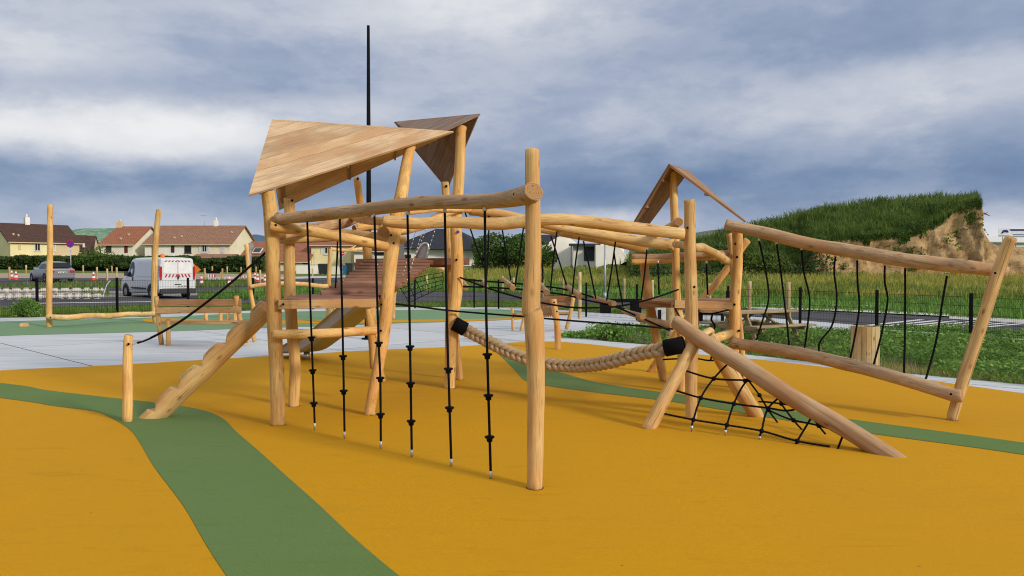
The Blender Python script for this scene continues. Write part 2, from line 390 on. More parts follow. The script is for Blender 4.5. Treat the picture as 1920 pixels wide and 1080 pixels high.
def log(name, pts, parent, mat='post', seg=.10, n=16, wob=.06, bend=.45, endmat='end', cham=.12):
    "pts: (world Vector, radius); natural log with end faces, grain along local Z"
    _lc[0] += 1; sd_ = _lc[0] * 3.17
    P = [tuple(p) + (r,) for p, r in pts]; tot = sum((pts[i + 1][0] - pts[i][0]).length for i in range(len(pts) - 1))
    k = max(2, int(tot / seg / (len(pts) - 1))); C = cr(P, k)
    o = pts[0][0]; mtx = frame(o, pts[-1][0] - o); inv = mtx.inverted()
    rings = []; cen = [inv @ V(c[:3]) for c in C]; rad = [c[3] for c in C]
    m_ = len(C); rm = sum(rad) / m_
    for i in range(m_):
        L_ = i * tot / m_
        if 0 < i < m_ - 1:
            cen[i] = cen[i] + V((noise.noise((L_ * 1.3, sd_, 0)), noise.noise((L_ * 1.3, 0, sd_)), 0)) * rm * bend
        rad[i] *= 1 + .05 * noise.noise((L_ * 2.0, sd_, 5))
    t0 = (cen[1] - cen[0]).normalized(); t1 = (cen[-1] - cen[-2]).normalized(); ch = rm * cham
    cen = [cen[0]] + [cen[0] + t0 * ch] + cen[1:-1] + [cen[-1] - t1 * ch] + [cen[-1]]
    rad = [rad[0] * (1 - cham)] + [rad[0]] + rad[1:-1] + [rad[-1]] + [rad[-1] * (1 - cham)]
    vs = []; X = V((1, 0, 0))
    for i, c in enumerate(cen):
        t = (cen[min(i + 1, len(cen) - 1)] - cen[max(i - 1, 0)]).normalized()
        u = (X - t * X.dot(t)).normalized(); w = t.cross(u)
        for j in range(n):
            a = 2 * pi * j / n; q = noise.noise((cos(a) * 1.2 + sd_, sin(a) * 1.2, c.z * 3.0)) + .5 * noise.noise((cos(a) * 3 + sd_, sin(a) * 3, c.z * 7))
            vs.append(c + (u * cos(a) + w * sin(a)) * rad[i] * (1 + wob * q))
    fs = []; fm = []; sm = []
    for i in range(len(cen) - 1):
        for j in range(n):
            a, b = i * n + j, i * n + (j + 1) % n; fs.append((a, b, b + n, a + n)); fm.append(0); sm.append(True)
    fs.append(tuple(range(n))[::-1]); fs.append(tuple((len(cen) - 1) * n + j for j in range(n))); fm += [1, 1]; sm += [False, False]
    return link(name, mesh(name, vs, fs, [mat, endmat], fm, sm), mtx, parent)
def pl(*pts):
    "pixel spec (px,py,Y,width_px) to log points"
    return [(at(a, b, Y), w / 2 * Y / FP) for a, b, Y, w in pts]
def clip(poly, a, b, c):
    "2D clip keep a*x+b*y<=c"
    out = []
    for i in range(len(poly)):
        p, q = poly[i - 1], poly[i]; dp = a * p[0] + b * p[1] - c; dq = a * q[0] + b * q[1] - c
        if (dp <= 0) != (dq <= 0):
            t = dp / (dp - dq); out.append((p[0] + (q[0] - p[0]) * t, p[1] + (q[1] - p[1]) * t))
        if dq <= 0: out.append(q)
    return out
def planked(poly, dvec, width, th, mat, parent, gap=.004, up=V((0, 0, 1)), name='plank', phase=0.0):
    "cover a planar polygon with planks running along dvec"
    n = (poly[1] - poly[0]).cross(poly[2] - poly[0]).normalized()
    if n.dot(up) < 0: n = -n
    z = (dvec - n * dvec.dot(n)).normalized(); x = z.cross(n) * -1; x = n.cross(z)
    o = poly[0]; P2 = [((p - o).dot(x), (p - o).dot(z)) for p in poly]
    lo = min(p[0] for p in P2); hi = max(p[0] for p in P2); cnt = max(1, round((hi - lo) / width)); w = (hi - lo) / cnt
    for i in range(cnt):
        a, b = lo + i * w + gap / 2, lo + (i + 1) * w - gap / 2
        c = clip(clip(P2, -1, 0, -a), 1, 0, b)
        if len(c) < 3: continue
        cc = []
        for q in c:
            if not cc or (abs(q[0] - cc[-1][0]) + abs(q[1] - cc[-1][1])) > 1e-4: cc.append(q)
        if len(cc) < 3: continue
        mtx = Matrix((x, z.cross(x), z)).transposed().to_4x4(); yv = z.cross(x)
        s_ = yv.dot(n); mtx.translation = o + x * ((a + b) / 2) ; cx = (a + b) / 2
        dz_ = random.uniform(-.0015, .0015)
        vs = [V((q[0] - cx, s_ * dz_, q[1])) for q in cc] + [V((q[0] - cx, s_ * (dz_ - th), q[1])) for q in cc]; k = len(cc)
        fs = [tuple(range(k)), tuple(range(2 * k - 1, k - 1, -1))] + [(j, j + k, (j + 1) % k + k, (j + 1) % k) for j in range(k)]
        me = mesh(name, vs, fs, mat); link(name, me, mtx, parent)
def board(name, p0, p1, side, w, th, mat, parent):
    "rectangular board from p0 to p1, w along side, th across"
    mtx = frame(p0, p1 - p0, side); L_ = (p1 - p0).length; g = []
    b = min(.006, th * .2); prof = [(-w / 2 + b, -th / 2), (w / 2 - b, -th / 2), (w / 2, -th / 2 + b), (w / 2, th / 2 - b), (w / 2 - b, th / 2), (-w / 2 + b, th / 2), (-w / 2, th / 2 - b), (-w / 2, -th / 2 + b)]
    vs = [V((x, y, 0)) for x, y in prof] + [V((x, y, L_)) for x, y in prof]
    fs = [tuple(range(8))[::-1], tuple(range(8, 16))] + [(j, (j + 1) % 8, (j + 1) % 8 + 8, j + 8) for j in range(8)]
    return link(name, mesh(name, vs, fs, mat), mtx, parent)
def bolt(px, py, Y, parent, r=.016):
    p = at(px, py, Y); d = (p - V((0, 0, EYE))).normalized(); g = G(); g.tube([p + d * .05, p - d * .008, p - d * .008], [r, r, r * .6], 8, 0); g.build('bolt', 'black', parent)
def rope(pts, parent, r=.010, name='rope', mat='rope', k=6, n=6):
    C = cr([tuple(p) for p in pts], k) if len(pts) > 2 else [tuple(p) for p in pts]
    mtx = frame(pts[0], V(pts[-1]) - V(pts[0])); g = G(); g.tube(C, r, n); return g.build(name, mat, parent, mtx)
def sheet(name, poly, mat, dz, parent=None, tess=True):
    pts = [V((p[0], p[1], 0)) for p in poly]
    tris = tessellate_polygon([pts]); vs = [V((p.x, p.y, zg(p.x, p.y) + dz)) for p in pts]
    fs = [t if (pts[t[1]] - pts[t[0]]).cross(pts[t[2]] - pts[t[0]]).z > 0 else t[::-1] for t in tris]
    return link(name, mesh(name, vs, fs, mat), None, parent)
def strip(name, near, far, mat, dz, n=4, k=8, parent=None):
    "ground strip between two pixel polylines"
    def rs(p):
        a = np.array(p, float); t = np.linspace(0, 1, len(a)); q = np.linspace(0, 1, max(len(near), len(far)) * k)
        return [grd(np.interp(u, t, a[:, 0]), np.interp(u, t, a[:, 1])) for u in q]
    A, B = rs(near), rs(far); vs = []; fs = []; c = len(A)
    for i in range(n + 1):
        for a, b in zip(A, B):
            p = a.lerp(b, i / n); vs.append(V((p.x, p.y, zg(p.x, p.y) + dz)))
    for i in range(n):
        for j in range(c - 1): fs.append((i * c + j, i * c + j + 1, (i + 1) * c + j + 1, (i + 1) * c + j))
    return struct(link(name, mesh(name, vs, fs, mat), None, parent))
# ============================================================ GROUND
def build_ground():
    xs = sorted(set([-3000, -1500, -800, -400, -200, -120, -80, -60] + list(range(-56, 60, 4)) + [60, 80, 120, 200, 400, 800, 1500, 3000]))
    ys = [-60, -20, -5, 0, 5, 10, 15, 20, 25, 30, 35, 40, 45, 50, 60, 70, 80, 90, 100, 110, 130, 160, 220, 320, 500, 900, 1600, 2600]
    vs = [(x, y, zg(x, y) - .055) for y in ys for x in xs]; w = len(xs)
    fs = [(j * w + i, j * w + i + 1, (j + 1) * w + i + 1, (j + 1) * w + i) for j in range(len(ys) - 1) for i in range(w - 1)]
    struct(link('ground', mesh('ground', vs, fs, 'grassgnd')), 'grassy earth under and around the playground and car park')
build_ground()
W2 = lambda L_: [tuple(grd(*p)[:2]) for p in L_]
# concrete plaza, cut into slabs with open joints
plaza = W2([(-900, 1150), (2600, 1150), (2700, 830), (1920, 721), (1700, 700), (1440, 669), (1300, 653), (1140, 640), (1078, 632), (1060, 629), (1130, 619),
            (1240, 613), (1330, 618), (1420, 606), (1400, 598), (1290, 600), (1215, 597), (1180, 590), (1099, 585), (1000, 577), (900, 576), (770, 576), (620, 577), (480, 582), (330, 588), (200, 592), (0, 596), (-400, 606), (-900, 620)])
dark = struct(sheet('pavement', plaza, 'soil', -.03), 'pale concrete plaza with straight joints round the rubber areas')
_a, _b = grd(0, 643), grd(175, 687); ang = atan2(-(_b.x - _a.x), _b.y - _a.y); ux, uy = cos(ang), sin(ang); vx, vy = -uy, ux; step = 4.2; off = _a.x * ux + _a.y * uy if False else _a.x * cos(ang) + _a.y * sin(ang); off = off % step
U = [p[0] * ux + p[1] * uy for p in plaza]; Vv = [p[0] * vx + p[1] * vy for p in plaza]
for i in range(int(min(U) // step) - 1, int(max(U) // step) + 2):
    c1 = clip(clip(plaza, -ux, -uy, -(i * step + off + .011)), ux, uy, (i + 1) * step + off - .011)
    if len(c1) < 3: continue
    for j in range(int(min(Vv) // step), int(max(Vv) // step) + 1):
        c = clip(clip(c1, -vx, -vy, -(j * step + .011)), vx, vy, (j + 1) * step - .011)
        cc = []
        for q in c:
            if not cc or abs(q[0] - cc[-1][0]) + abs(q[1] - cc[-1][1]) > .002: cc.append(q)
        if len(cc) < 3 or abs(sum(cc[k - 1][0] * cc[k][1] - cc[k][0] * cc[k - 1][1] for k in range(len(cc)))) < .02: continue
        try: sheet('slab', cc, 'conc', 0, dark)
        except Exception: pass
# rubber surfaces
yel_top = cr([(-900, 760), (-400, 722), (0, 695), (175, 687), (330, 678), (500, 668), (700, 657), (860, 650), (950, 643), (1010, 641), (1051, 641), (1120, 647), (1196, 656), (1300, 664), (1438, 676), (1600, 695), (1760, 716), (1920, 738), (2300, 790), (2700, 850)], 5)
struct(sheet('rubber_surface', W2(yel_top + [(2600, 1140), (-900, 1140)]), 'yellow', .004), 'ochre yellow rubber safety surface under the climbing frame')
g1t = cr([(-900, 655), (-400, 680), (0, 719), (90, 733), (200, 746), (300, 757), (370, 768), (415, 785), (445, 812), (500, 860), (600, 950), (680, 1025), (745, 1080), (830, 1140)], 14)
g1b = cr([(-900, 672), (-400, 700), (0, 747), (100, 762), (180, 773), (215, 788), (245, 808), (262, 832), (290, 875), (340, 945), (378, 1005), (425, 1080), (470, 1140)], 14)
jit = lambda P, a: [(x + (a if len(P) < 0 else 1) * noise.noise((x * .9, y * .9, 1)) * .016, y + noise.noise((x * .9, y * .9, 7)) * .016) for x, y in P]
struct(sheet('green_path', jit(W2(g1t + g1b[::-1]), 1), 'green', .008), 'dark green rubber band winding through the yellow foreground')
g2t = cr([(912, 650), (935, 655), (959, 665), (991, 682), (1055, 700), (1120, 718), (1240, 736), (1310, 745), (1585, 786), (1920, 831), (2500, 915)], 5)
g2b = cr([(908, 651), (929, 660), (955, 684), (972, 702), (985, 714), (1025, 724), (1120, 737), (1230, 750), (1310, 762), (1610, 811), (1920, 854), (2500, 945)], 5)
struct(sheet('green_path', jit(W2(g2t + g2b[::-1]), 1), 'green', .008), 'green rubber band running right under the net to the picture edge')
# far play area: green with a yellow stripe
struct(sheet('rubber_surface', W2(cr([(-700, 660), (-300, 642), (0, 630), (150, 626), (300, 622), (470, 616), (600, 612), (760, 606), (900, 602), (985, 598), (1035, 592), (1020, 587), (985, 583), (900, 580), (700, 582), (560, 584), (440, 588), (300, 595), (150, 599), (0, 603), (-300, 611), (-700, 622)], 4, True)), 'green2', .004), 'faded green rubber surface of the far play area')
struct(sheet('yellow_path', W2(cr([(268, 599), (290, 606), (380, 608.5), (470, 608.5), (640, 606.5), (800, 604), (900, 602), (985, 598), (1000, 595.5), (900, 598.5), (760, 600), (600, 601), (470, 601.5), (380, 600), (320, 597.5)], 4, True)), 'yellow', .008), 'yellow rubber stripe curving across the far green surface')
# roads beyond the fence
road = strip('road', [(-500, 592), (0, 577), (230, 573), (500, 568), (760, 568), (900, 563), (1000, 563), (1200, 577), (1400, 592), (1600, 607), (1920, 622), (2300, 640)],
             [(-500, 566), (0, 559), (230, 556), (450, 551), (760, 544), (900, 547), (1000, 551), (1200, 562), (1400, 577), (1600, 585), (1920, 600), (2300, 618)], 'asphalt', -.02)
road['label'] = 'dark asphalt road crossing behind the playground fence'
strip('pavement', [(-500, 566), (0, 559), (230, 556), (370, 553)], [(-500, 551), (0, 545.5), (230, 543), (370, 543)], 'gravel', -.022)['label'] = 'pale gravel strip where the white stone blocks lie'
strip('parking_lot', [(-500, 549), (0, 545), (230, 545), (420, 548), (480, 546)], [(-500, 525), (0, 521), (230, 521), (420, 524), (540, 524)], 'asphalt', -.015)['label'] = 'asphalt car park where the silver car stands'
strip('path', [(-500, 525), (0, 521.5), (260, 521), (400, 523.5), (540, 524)], [(-500, 515), (0, 512), (260, 512), (400, 513), (540, 514)], 'sandpath', -.018)['label'] = 'sandy footpath in front of the hedge'
strip('parking_lot', [(540, 536), (640, 536), (725, 534)], [(540, 520), (640, 518), (735, 515)], 'asphalt', -.012)['label'] = 'grey asphalt turning area in front of the cream wall'
strip('kerb', [(390, 525), (560, 523), (700, 519)], [(390, 520), (560, 519), (700, 515.5)], 'kerb', .02)['label'] = 'pale kerb strip along the far asphalt'
for k_, (a, b, lab) in enumerate([([(730, 541), (840, 539.5), (930, 541)], [(730, 537.5), (840, 536.5), (930, 538)], 'white kerb in the grass behind the rope net'),
                ([(930, 541), (1100, 546), (1180, 552)], [(930, 538), (1100, 543), (1180, 549.5)], 'white kerb in the grass behind the tall pale post'),
                ([(1400, 579), (1560, 583.5), (1780, 594)], [(1400, 577), (1560, 580.5), (1780, 590)], 'white kerb along the far side of the road'),
                ([(1400, 572), (1640, 575)], [(1400, 570), (1640, 573)], 'thin white kerb in the grass before the bank')]):
    strip('kerb', a, b, 'line', .03)['label'] = lab
strip('pavement', [(1260, 606), (1400, 607), (1500, 617), (1620, 622)], [(1260, 590), (1400, 592.5), (1500, 600), (1600, 608)], 'conc', -.01)['label'] = 'pale pavement between the fence and the road'
strip('pavement', [(1780, 597.5), (1920, 606), (2300, 628)], [(1780, 592), (1920, 598.5), (2300, 618)], 'kerb', .0)['label'] = 'pale concrete apron at the right end of the road'
for i in range(7):
    x = 1620 + i * 32
    strip('road_marking', [(x, 609 + i * .9), (x + 14, 609.8 + i * .9)], [(x + 104, 598 + i * 1.2), (x + 116, 598.8 + i * 1.2)], 'line', -.012, 1, 2)['label'] = 'white hatching painted on the road'
strip('road_marking', [(40, 569), (440, 563)], [(40, 568), (440, 562.2)], 'line', -.012, 1)['label'] = 'thin white line painted along the road'
strip('path', [(1440, 652), (1500, 655), (1560, 661)], [(1425, 640), (1500, 643), (1570, 648)], 'kerb', -.03)['label'] = 'pale slab beside the picnic table'

strip('kerb', [(1560, 627), (1640, 630), (1820, 642), (1920, 651)], [(1560, 625.4), (1640, 628.4), (1820, 640), (1920, 649)], 'kerb', .16)['label'] = 'pale edging half hidden in the clover behind the round bin'
# ---- scattered blades and leaves
def blades(name, spots, h, w, mat, label, lean=.35, cat='grass', seg=False, parent=None, hn=0.0):
    "spots: Nx3 array; one crooked triangle (or two) per blade"
    P = np.asarray(spots, float); n = len(P); a = np.random.rand(n) * 2 * pi; hh = np.random.uniform(h[0], h[1], n); ww = w * np.random.uniform(.6, 1.3, n)
    la = np.random.rand(n) * 2 * pi; ll = np.random.rand(n) * lean * hh
    hh *= (1 + hn * np.array([noise.noise((p[0] * .45, p[1] * .45, p[2] * .45)) + .6 * noise.noise((p[0] * 1.3, p[1] * 1.3, 5)) for p in P])) if hn else 1
    side = np.stack([np.cos(a), np.sin(a), 0 * a], 1) * ww[:, None] / 2
    mid = P + np.stack([np.cos(la) * ll * .35, np.sin(la) * ll * .35, hh * .6], 1)
    top = P + np.stack([np.cos(la) * ll, np.sin(la) * ll, hh], 1)
    vs = np.empty((n, 5, 3)); vs[:, 0] = P - side; vs[:, 1] = P + side; vs[:, 2] = mid + side * .75; vs[:, 3] = mid - side * .75; vs[:, 4] = top
    return npmesh(name, vs.reshape(-1, 3), (np.arange(n)[:, None] * 5 + np.array([0, 1, 2, 3])[None]), (np.arange(n)[:, None] * 5 + np.array([3, 2, 4])[None]), mat, label, cat, parent)
def npmesh(name, V_, quads, tris, mat, label, cat, parent=None):
    me = bpy.data.meshes.new(name); nq = len(quads); ntri = len(tris)
    me.vertices.add(len(V_)); me.vertices.foreach_set('co', V_.astype(np.float32).ravel())
    me.loops.add(nq * 4 + ntri * 3); me.loops.foreach_set('vertex_index', np.concatenate([quads.ravel(), tris.ravel()]).astype(np.int32))
    me.polygons.add(nq + ntri)
    st = np.concatenate([np.arange(nq) * 4, nq * 4 + np.arange(ntri) * 3]).astype(np.int32)
    me.polygons.foreach_set('loop_start', st); me.update(calc_edges=True); me.validate()
    me.materials.append(M[mat]); o = link(name, me, None, parent)
    if parent is None: tag(o, label, cat)
    o['kind'] = 'stuff'; return o
def leaves(name, C, size, mat, label=None, cat=None, parent=None, up=.3, stuff=True):
    "one folded leaf quad at each centre"
    C = np.asarray(C, float); n = len(C); d = np.random.normal(size=(n, 3)); d[:, 2] += up; d /= np.linalg.norm(d, axis=1)[:, None]
    e = np.cross(d, np.random.normal(size=(n, 3))); e /= np.linalg.norm(e, axis=1)[:, None]; s = size * np.random.uniform(.6, 1.35, n)[:, None]
    f = np.cross(d, e)
    vs = np.empty((n, 4, 3)); vs[:, 0] = C - e * s; vs[:, 1] = C - f * s * .55 + d * s * .15; vs[:, 2] = C + e * s; vs[:, 3] = C + f * s * .55 + d * s * .15
    o = npmesh(name, vs.reshape(-1, 3), np.arange(n)[:, None] * 4 + np.arange(4)[None], np.zeros((0, 3), int), mat, label, cat, parent)
    if not stuff: del o['kind']
    return o
def inpoly(P, poly):
    x, y = P[:, 0], P[:, 1]; r = np.zeros(len(P), bool)
    for i in range(len(poly)):
        x1, y1 = poly[i - 1]; x2, y2 = poly[i]
        c = ((y1 > y) != (y2 > y)) & (x < (x2 - x1) * (y - y1) / (y2 - y1 + 1e-12) + x1); r ^= c
    return r
def scat(poly, dens, z=0.0, cap=120000):
    a = np.array(poly); lo, hi = a.min(0), a.max(0); n = int(min(cap, dens * (hi - lo)[0] * (hi - lo)[1]))
    P = lo + np.random.rand(n, 2) * (hi - lo); P = P[inpoly(P, poly)]
    return np.concatenate([P, np.array([[zg(x, y) + z - .05] for x, y in P]).reshape(-1, 1)], 1)
def thin(P, f, th):
    return P[np.array([f(p) > th for p in P])]
# leafy bed on the right
bed = W2(cr([(1058, 631), (1078, 633), (1140, 640.5), (1300, 653.5), (1440, 669.5), (1700, 701), (1920, 722), (2300, 775)], 2) + [(2300, 640), (1920, 628), (1820, 625), (1700, 616), (1640, 622), (1560, 622), (1480, 618), (1400, 611), (1330, 619), (1240, 614), (1130, 620)])
struct(sheet('flower_bed', bed, 'soil', -.02), 'earth bed full of clover beside the yellow surface')
P = scat(bed, 420, 0, 90000)
nf = lambda s, o: (lambda p: noise.noise((p[0] * s + o, p[1] * s, o)))
soilspots = [grd(1600, 694), grd(1440, 652), grd(1520, 655), grd(1660, 690)]
keep = np.array([(nf(.8, 3)(p) > -.32) and all((p[0] - q.x) ** 2 + ((p[1] - q.y) * .8) ** 2 > .55 for q in soilspots) for p in P])
P = P[keep]; hgt = np.array([.10 + .22 * max(0, nf(.55, 9)(p) + .45) for p in P])
P[:, 2] += .05 + np.random.rand(len(P)) * hgt
leaves('clover_patch', P, .042, 'clover', 'dense fresh green clover covering the bed at the right', 'plants', up=1.8)
Pb = scat(bed, 160, 0, 40000)
Pb = Pb[np.array([all((p[0] - q.x) ** 2 + ((p[1] - q.y) * .8) ** 2 > .35 for q in soilspots) for p in Pb])]
blades('grass', Pb, (.06, .22), .014, 'clover', 'grass blades standing among the clover at the right', .7)
edge = W2([(1300, 653), (1440, 669), (1700, 700.5), (1920, 721.5), (2300, 774), (2300, 745), (1920, 705), (1700, 686), (1440, 660), (1300, 648)])
Pb = scat(edge, 500, 0, 30000); blades('dry_grass', Pb, (.04, .13), .012, 'drygrass', 'short yellowing grass along the edge of the clover bed', .8)
# verge inside and behind the fence
for poly, dens, h, mat, lab, w_ in [
    ([(-500, 606), (0, 594), (200, 590), (330, 586), (480, 580), (620, 575.5), (770, 575), (900, 575), (1000, 576.5), (1100, 585), (1180, 590), (1200, 578), (1000, 564), (900, 564), (760, 569), (500, 569), (230, 574.5), (0, 578), (-500, 593)], 190, (.05, .20), 'grass', 'uneven grass verge along the left stretch of the fence', .022),
    ([(370, 562), (500, 562), (760, 544), (760, 536), (560, 537), (480, 546), (430, 549), (370, 553)], 60, (.12, .42), 'clover', 'green weeds growing between the van and the net', .045),
    ([(205, 556), (205, 545), (150, 539), (0, 541), (0, 545), (140, 546)], 30, (.1, .3), 'grass', 'thin weeds between the two rows of white stone blocks', .04),
    ([(0, 541), (230, 540), (230, 530), (145, 531), (60, 533), (0, 536)], 14, (.15, .4), 'grass', 'grass strip between the silver car and the white blocks', .06),
    ([(365, 540), (480, 537), (480, 525), (380, 526)], 18, (.15, .4), 'grass', 'grass strip behind the white van', .06),
    ([(725, 560), (760, 545), (900, 548), (1000, 552), (1200, 563), (1400, 578), (1600, 586), (1920, 600), (2200, 610), (2200, 562), (1900, 560), (1600, 556), (1380, 552), (1200, 538), (1000, 528), (735, 524)], 55, (.12, .45), 'clover', 'green grass between the road and the meadow', .045)]:
    PP = scat(W2(poly), dens, 0, 80000); blades('grass', PP, h, w_, mat, lab, .7)
def meadow_slope():
    near = [(745, 526), (1000, 532), (1200, 545), (1380, 556), (1600, 560), (1920, 564), (2500, 576)]; far = [(745, 508, 80), (1000, 508, 72), (1200, 511, 64), (1380, 518, 59), (1600, 521, 57.6), (1920, 524, 57.2), (2500, 531, 57.2)]
    xs = np.linspace(745, 2500, 90); vs = []; R = 8
    A = []
    for r in range(R + 1):
        u = r / R; row = []
        for x in xs:
            a = grd(x, np.interp(x, *zip(*near))); b = at(x, np.interp(x, [f[0] for f in far], [f[1] for f in far]), np.interp(x, [f[0] for f in far], [f[2] for f in far])); p = a.lerp(b, u); p.z += .12 * noise.noise((p.x * .3, p.y * .3, 1)) * (0 < r < R) - .01; row.append(p)
        A.append(row)
    vs = [p for row in A for p in row]; n = len(xs); fs = [(r * n + i, r * n + i + 1, (r + 1) * n + i + 1, (r + 1) * n + i) for r in range(R) for i in range(n - 1)]
    struct(link('meadow', mesh('meadow', vs, fs, 'meadow', None, True)), 'dry yellow green meadow at the foot of the bank')
    N_ = np.array([[tuple(p) for p in row] for row in A])
    def sc_(k, lift=0.0, f=None, lo=0.0):
        out = []
        while len(out) < k:
            r = random.uniform(lo, R - .001); i = random.uniform(0, n - 1.001); r0, i0 = int(r), int(i); fr, fi = r - r0, i - i0
            p = (N_[r0, i0] * (1 - fr) + N_[r0 + 1, i0] * fr) * (1 - fi) + (N_[r0, i0 + 1] * (1 - fr) + N_[r0 + 1, i0 + 1] * fr) * fi
            if f and noise.noise((p[0] * .16, p[1] * .16, f)) < 0: continue
            out.append(p + np.array([0, 0, lift]))
        return np.array(out)
    blades('meadow_grass', sc_(52000), (.22, .62), .055, 'drygrass', 'tall yellowing meadow grass in front of the earth bank', .5)
    blades('meadow_grass', sc_(15000, 0, 4.0), (.25, .7), .07, 'grass', 'greener tufts in the meadow before the bank', .6)
    P = sc_(5000, .5, 9.0, 2.0); P[:, 2] += np.random.rand(len(P)) * .2; leaves('wildflowers', P, .045, 'mustard', 'yellow wildflowers dotting the meadow grass', 'flowers')
meadow_slope()
def shrub(name, label, cat, c, rx, ry, rz, n, leaf, mat, group=None, lumps=7, trunk=None):
    t = thing(name, label, cat, c, group); pts = []
    L_ = [(V((random.uniform(-.6, .6) * rx, random.uniform(-.6, .6) * ry, rz * random.uniform(.45, 1.35))), random.uniform(.35, .62)) for _ in range(lumps)] + [(V((0, 0, rz)), .8)]
    for q in range(n):
        b, s = random.choice(L_); d = V(np.random.normal(size=3)).normalized(); k = random.uniform(.55, 1.08) ** .5
        p = b + V((d.x * rx * s * k, d.y * ry * s * k, d.z * rz * s * k))
        if p.z > .02: pts.append(V(c) + p)
    leaves('crown' if trunk else 'foliage', pts, leaf, mat, parent=t, stuff=False)
    g = G()
    if trunk:
        g.tube([V(c) + V((0, 0, -.1)), V(c) + V((.05, 0, rz * .6)), V(c) + V((0, 0, rz * 1.3))], [trunk, trunk * .7, trunk * .3], 8)
        for k in range(5):
            a = k * 1.3; g.tube([V(c) + V((0, 0, rz * .5)), V(c) + V((cos(a) * rx * .5, sin(a) * ry * .5, rz * (.9 + .1 * k)))], [trunk * .4, trunk * .12], 6)
        g.build('trunk', 'bark', t)
    else:
        for k in range(6):
            a = k * 1.05; g.tube([V(c) + V((cos(a) * rx * .1, sin(a) * ry * .1, -.05)), V(c) + V((cos(a) * rx * .6, sin(a) * ry * .6, rz * 1.2))], [.02 + rz * .01, .008], 5)
        g.build('stem', 'bark', t)
    return t
c = grd(34, 596); shrub('shrub', 'leafy green shrub growing at the fence, far left', 'shrub', (c.x, c.y + .3, c.z - .05), .40, .35, .36, 2600, .035, 'clover')
# young stalks standing up behind the clover tip
for px, lab, h in [(1075, 'lowest sprig at the left tip of the clover bed', .16), (1128, 'bushy weed at the left of the clover bed', .36), (1160, 'taller weed second from the left tip of the bed', .36)]:
    c = grd(px, 633 if px < 1100 else 636); shrub('weed', lab, 'weed', (c.x, c.y, c.z - .03), .35, .35, h * .62, 420, .04, 'clover', lumps=5)

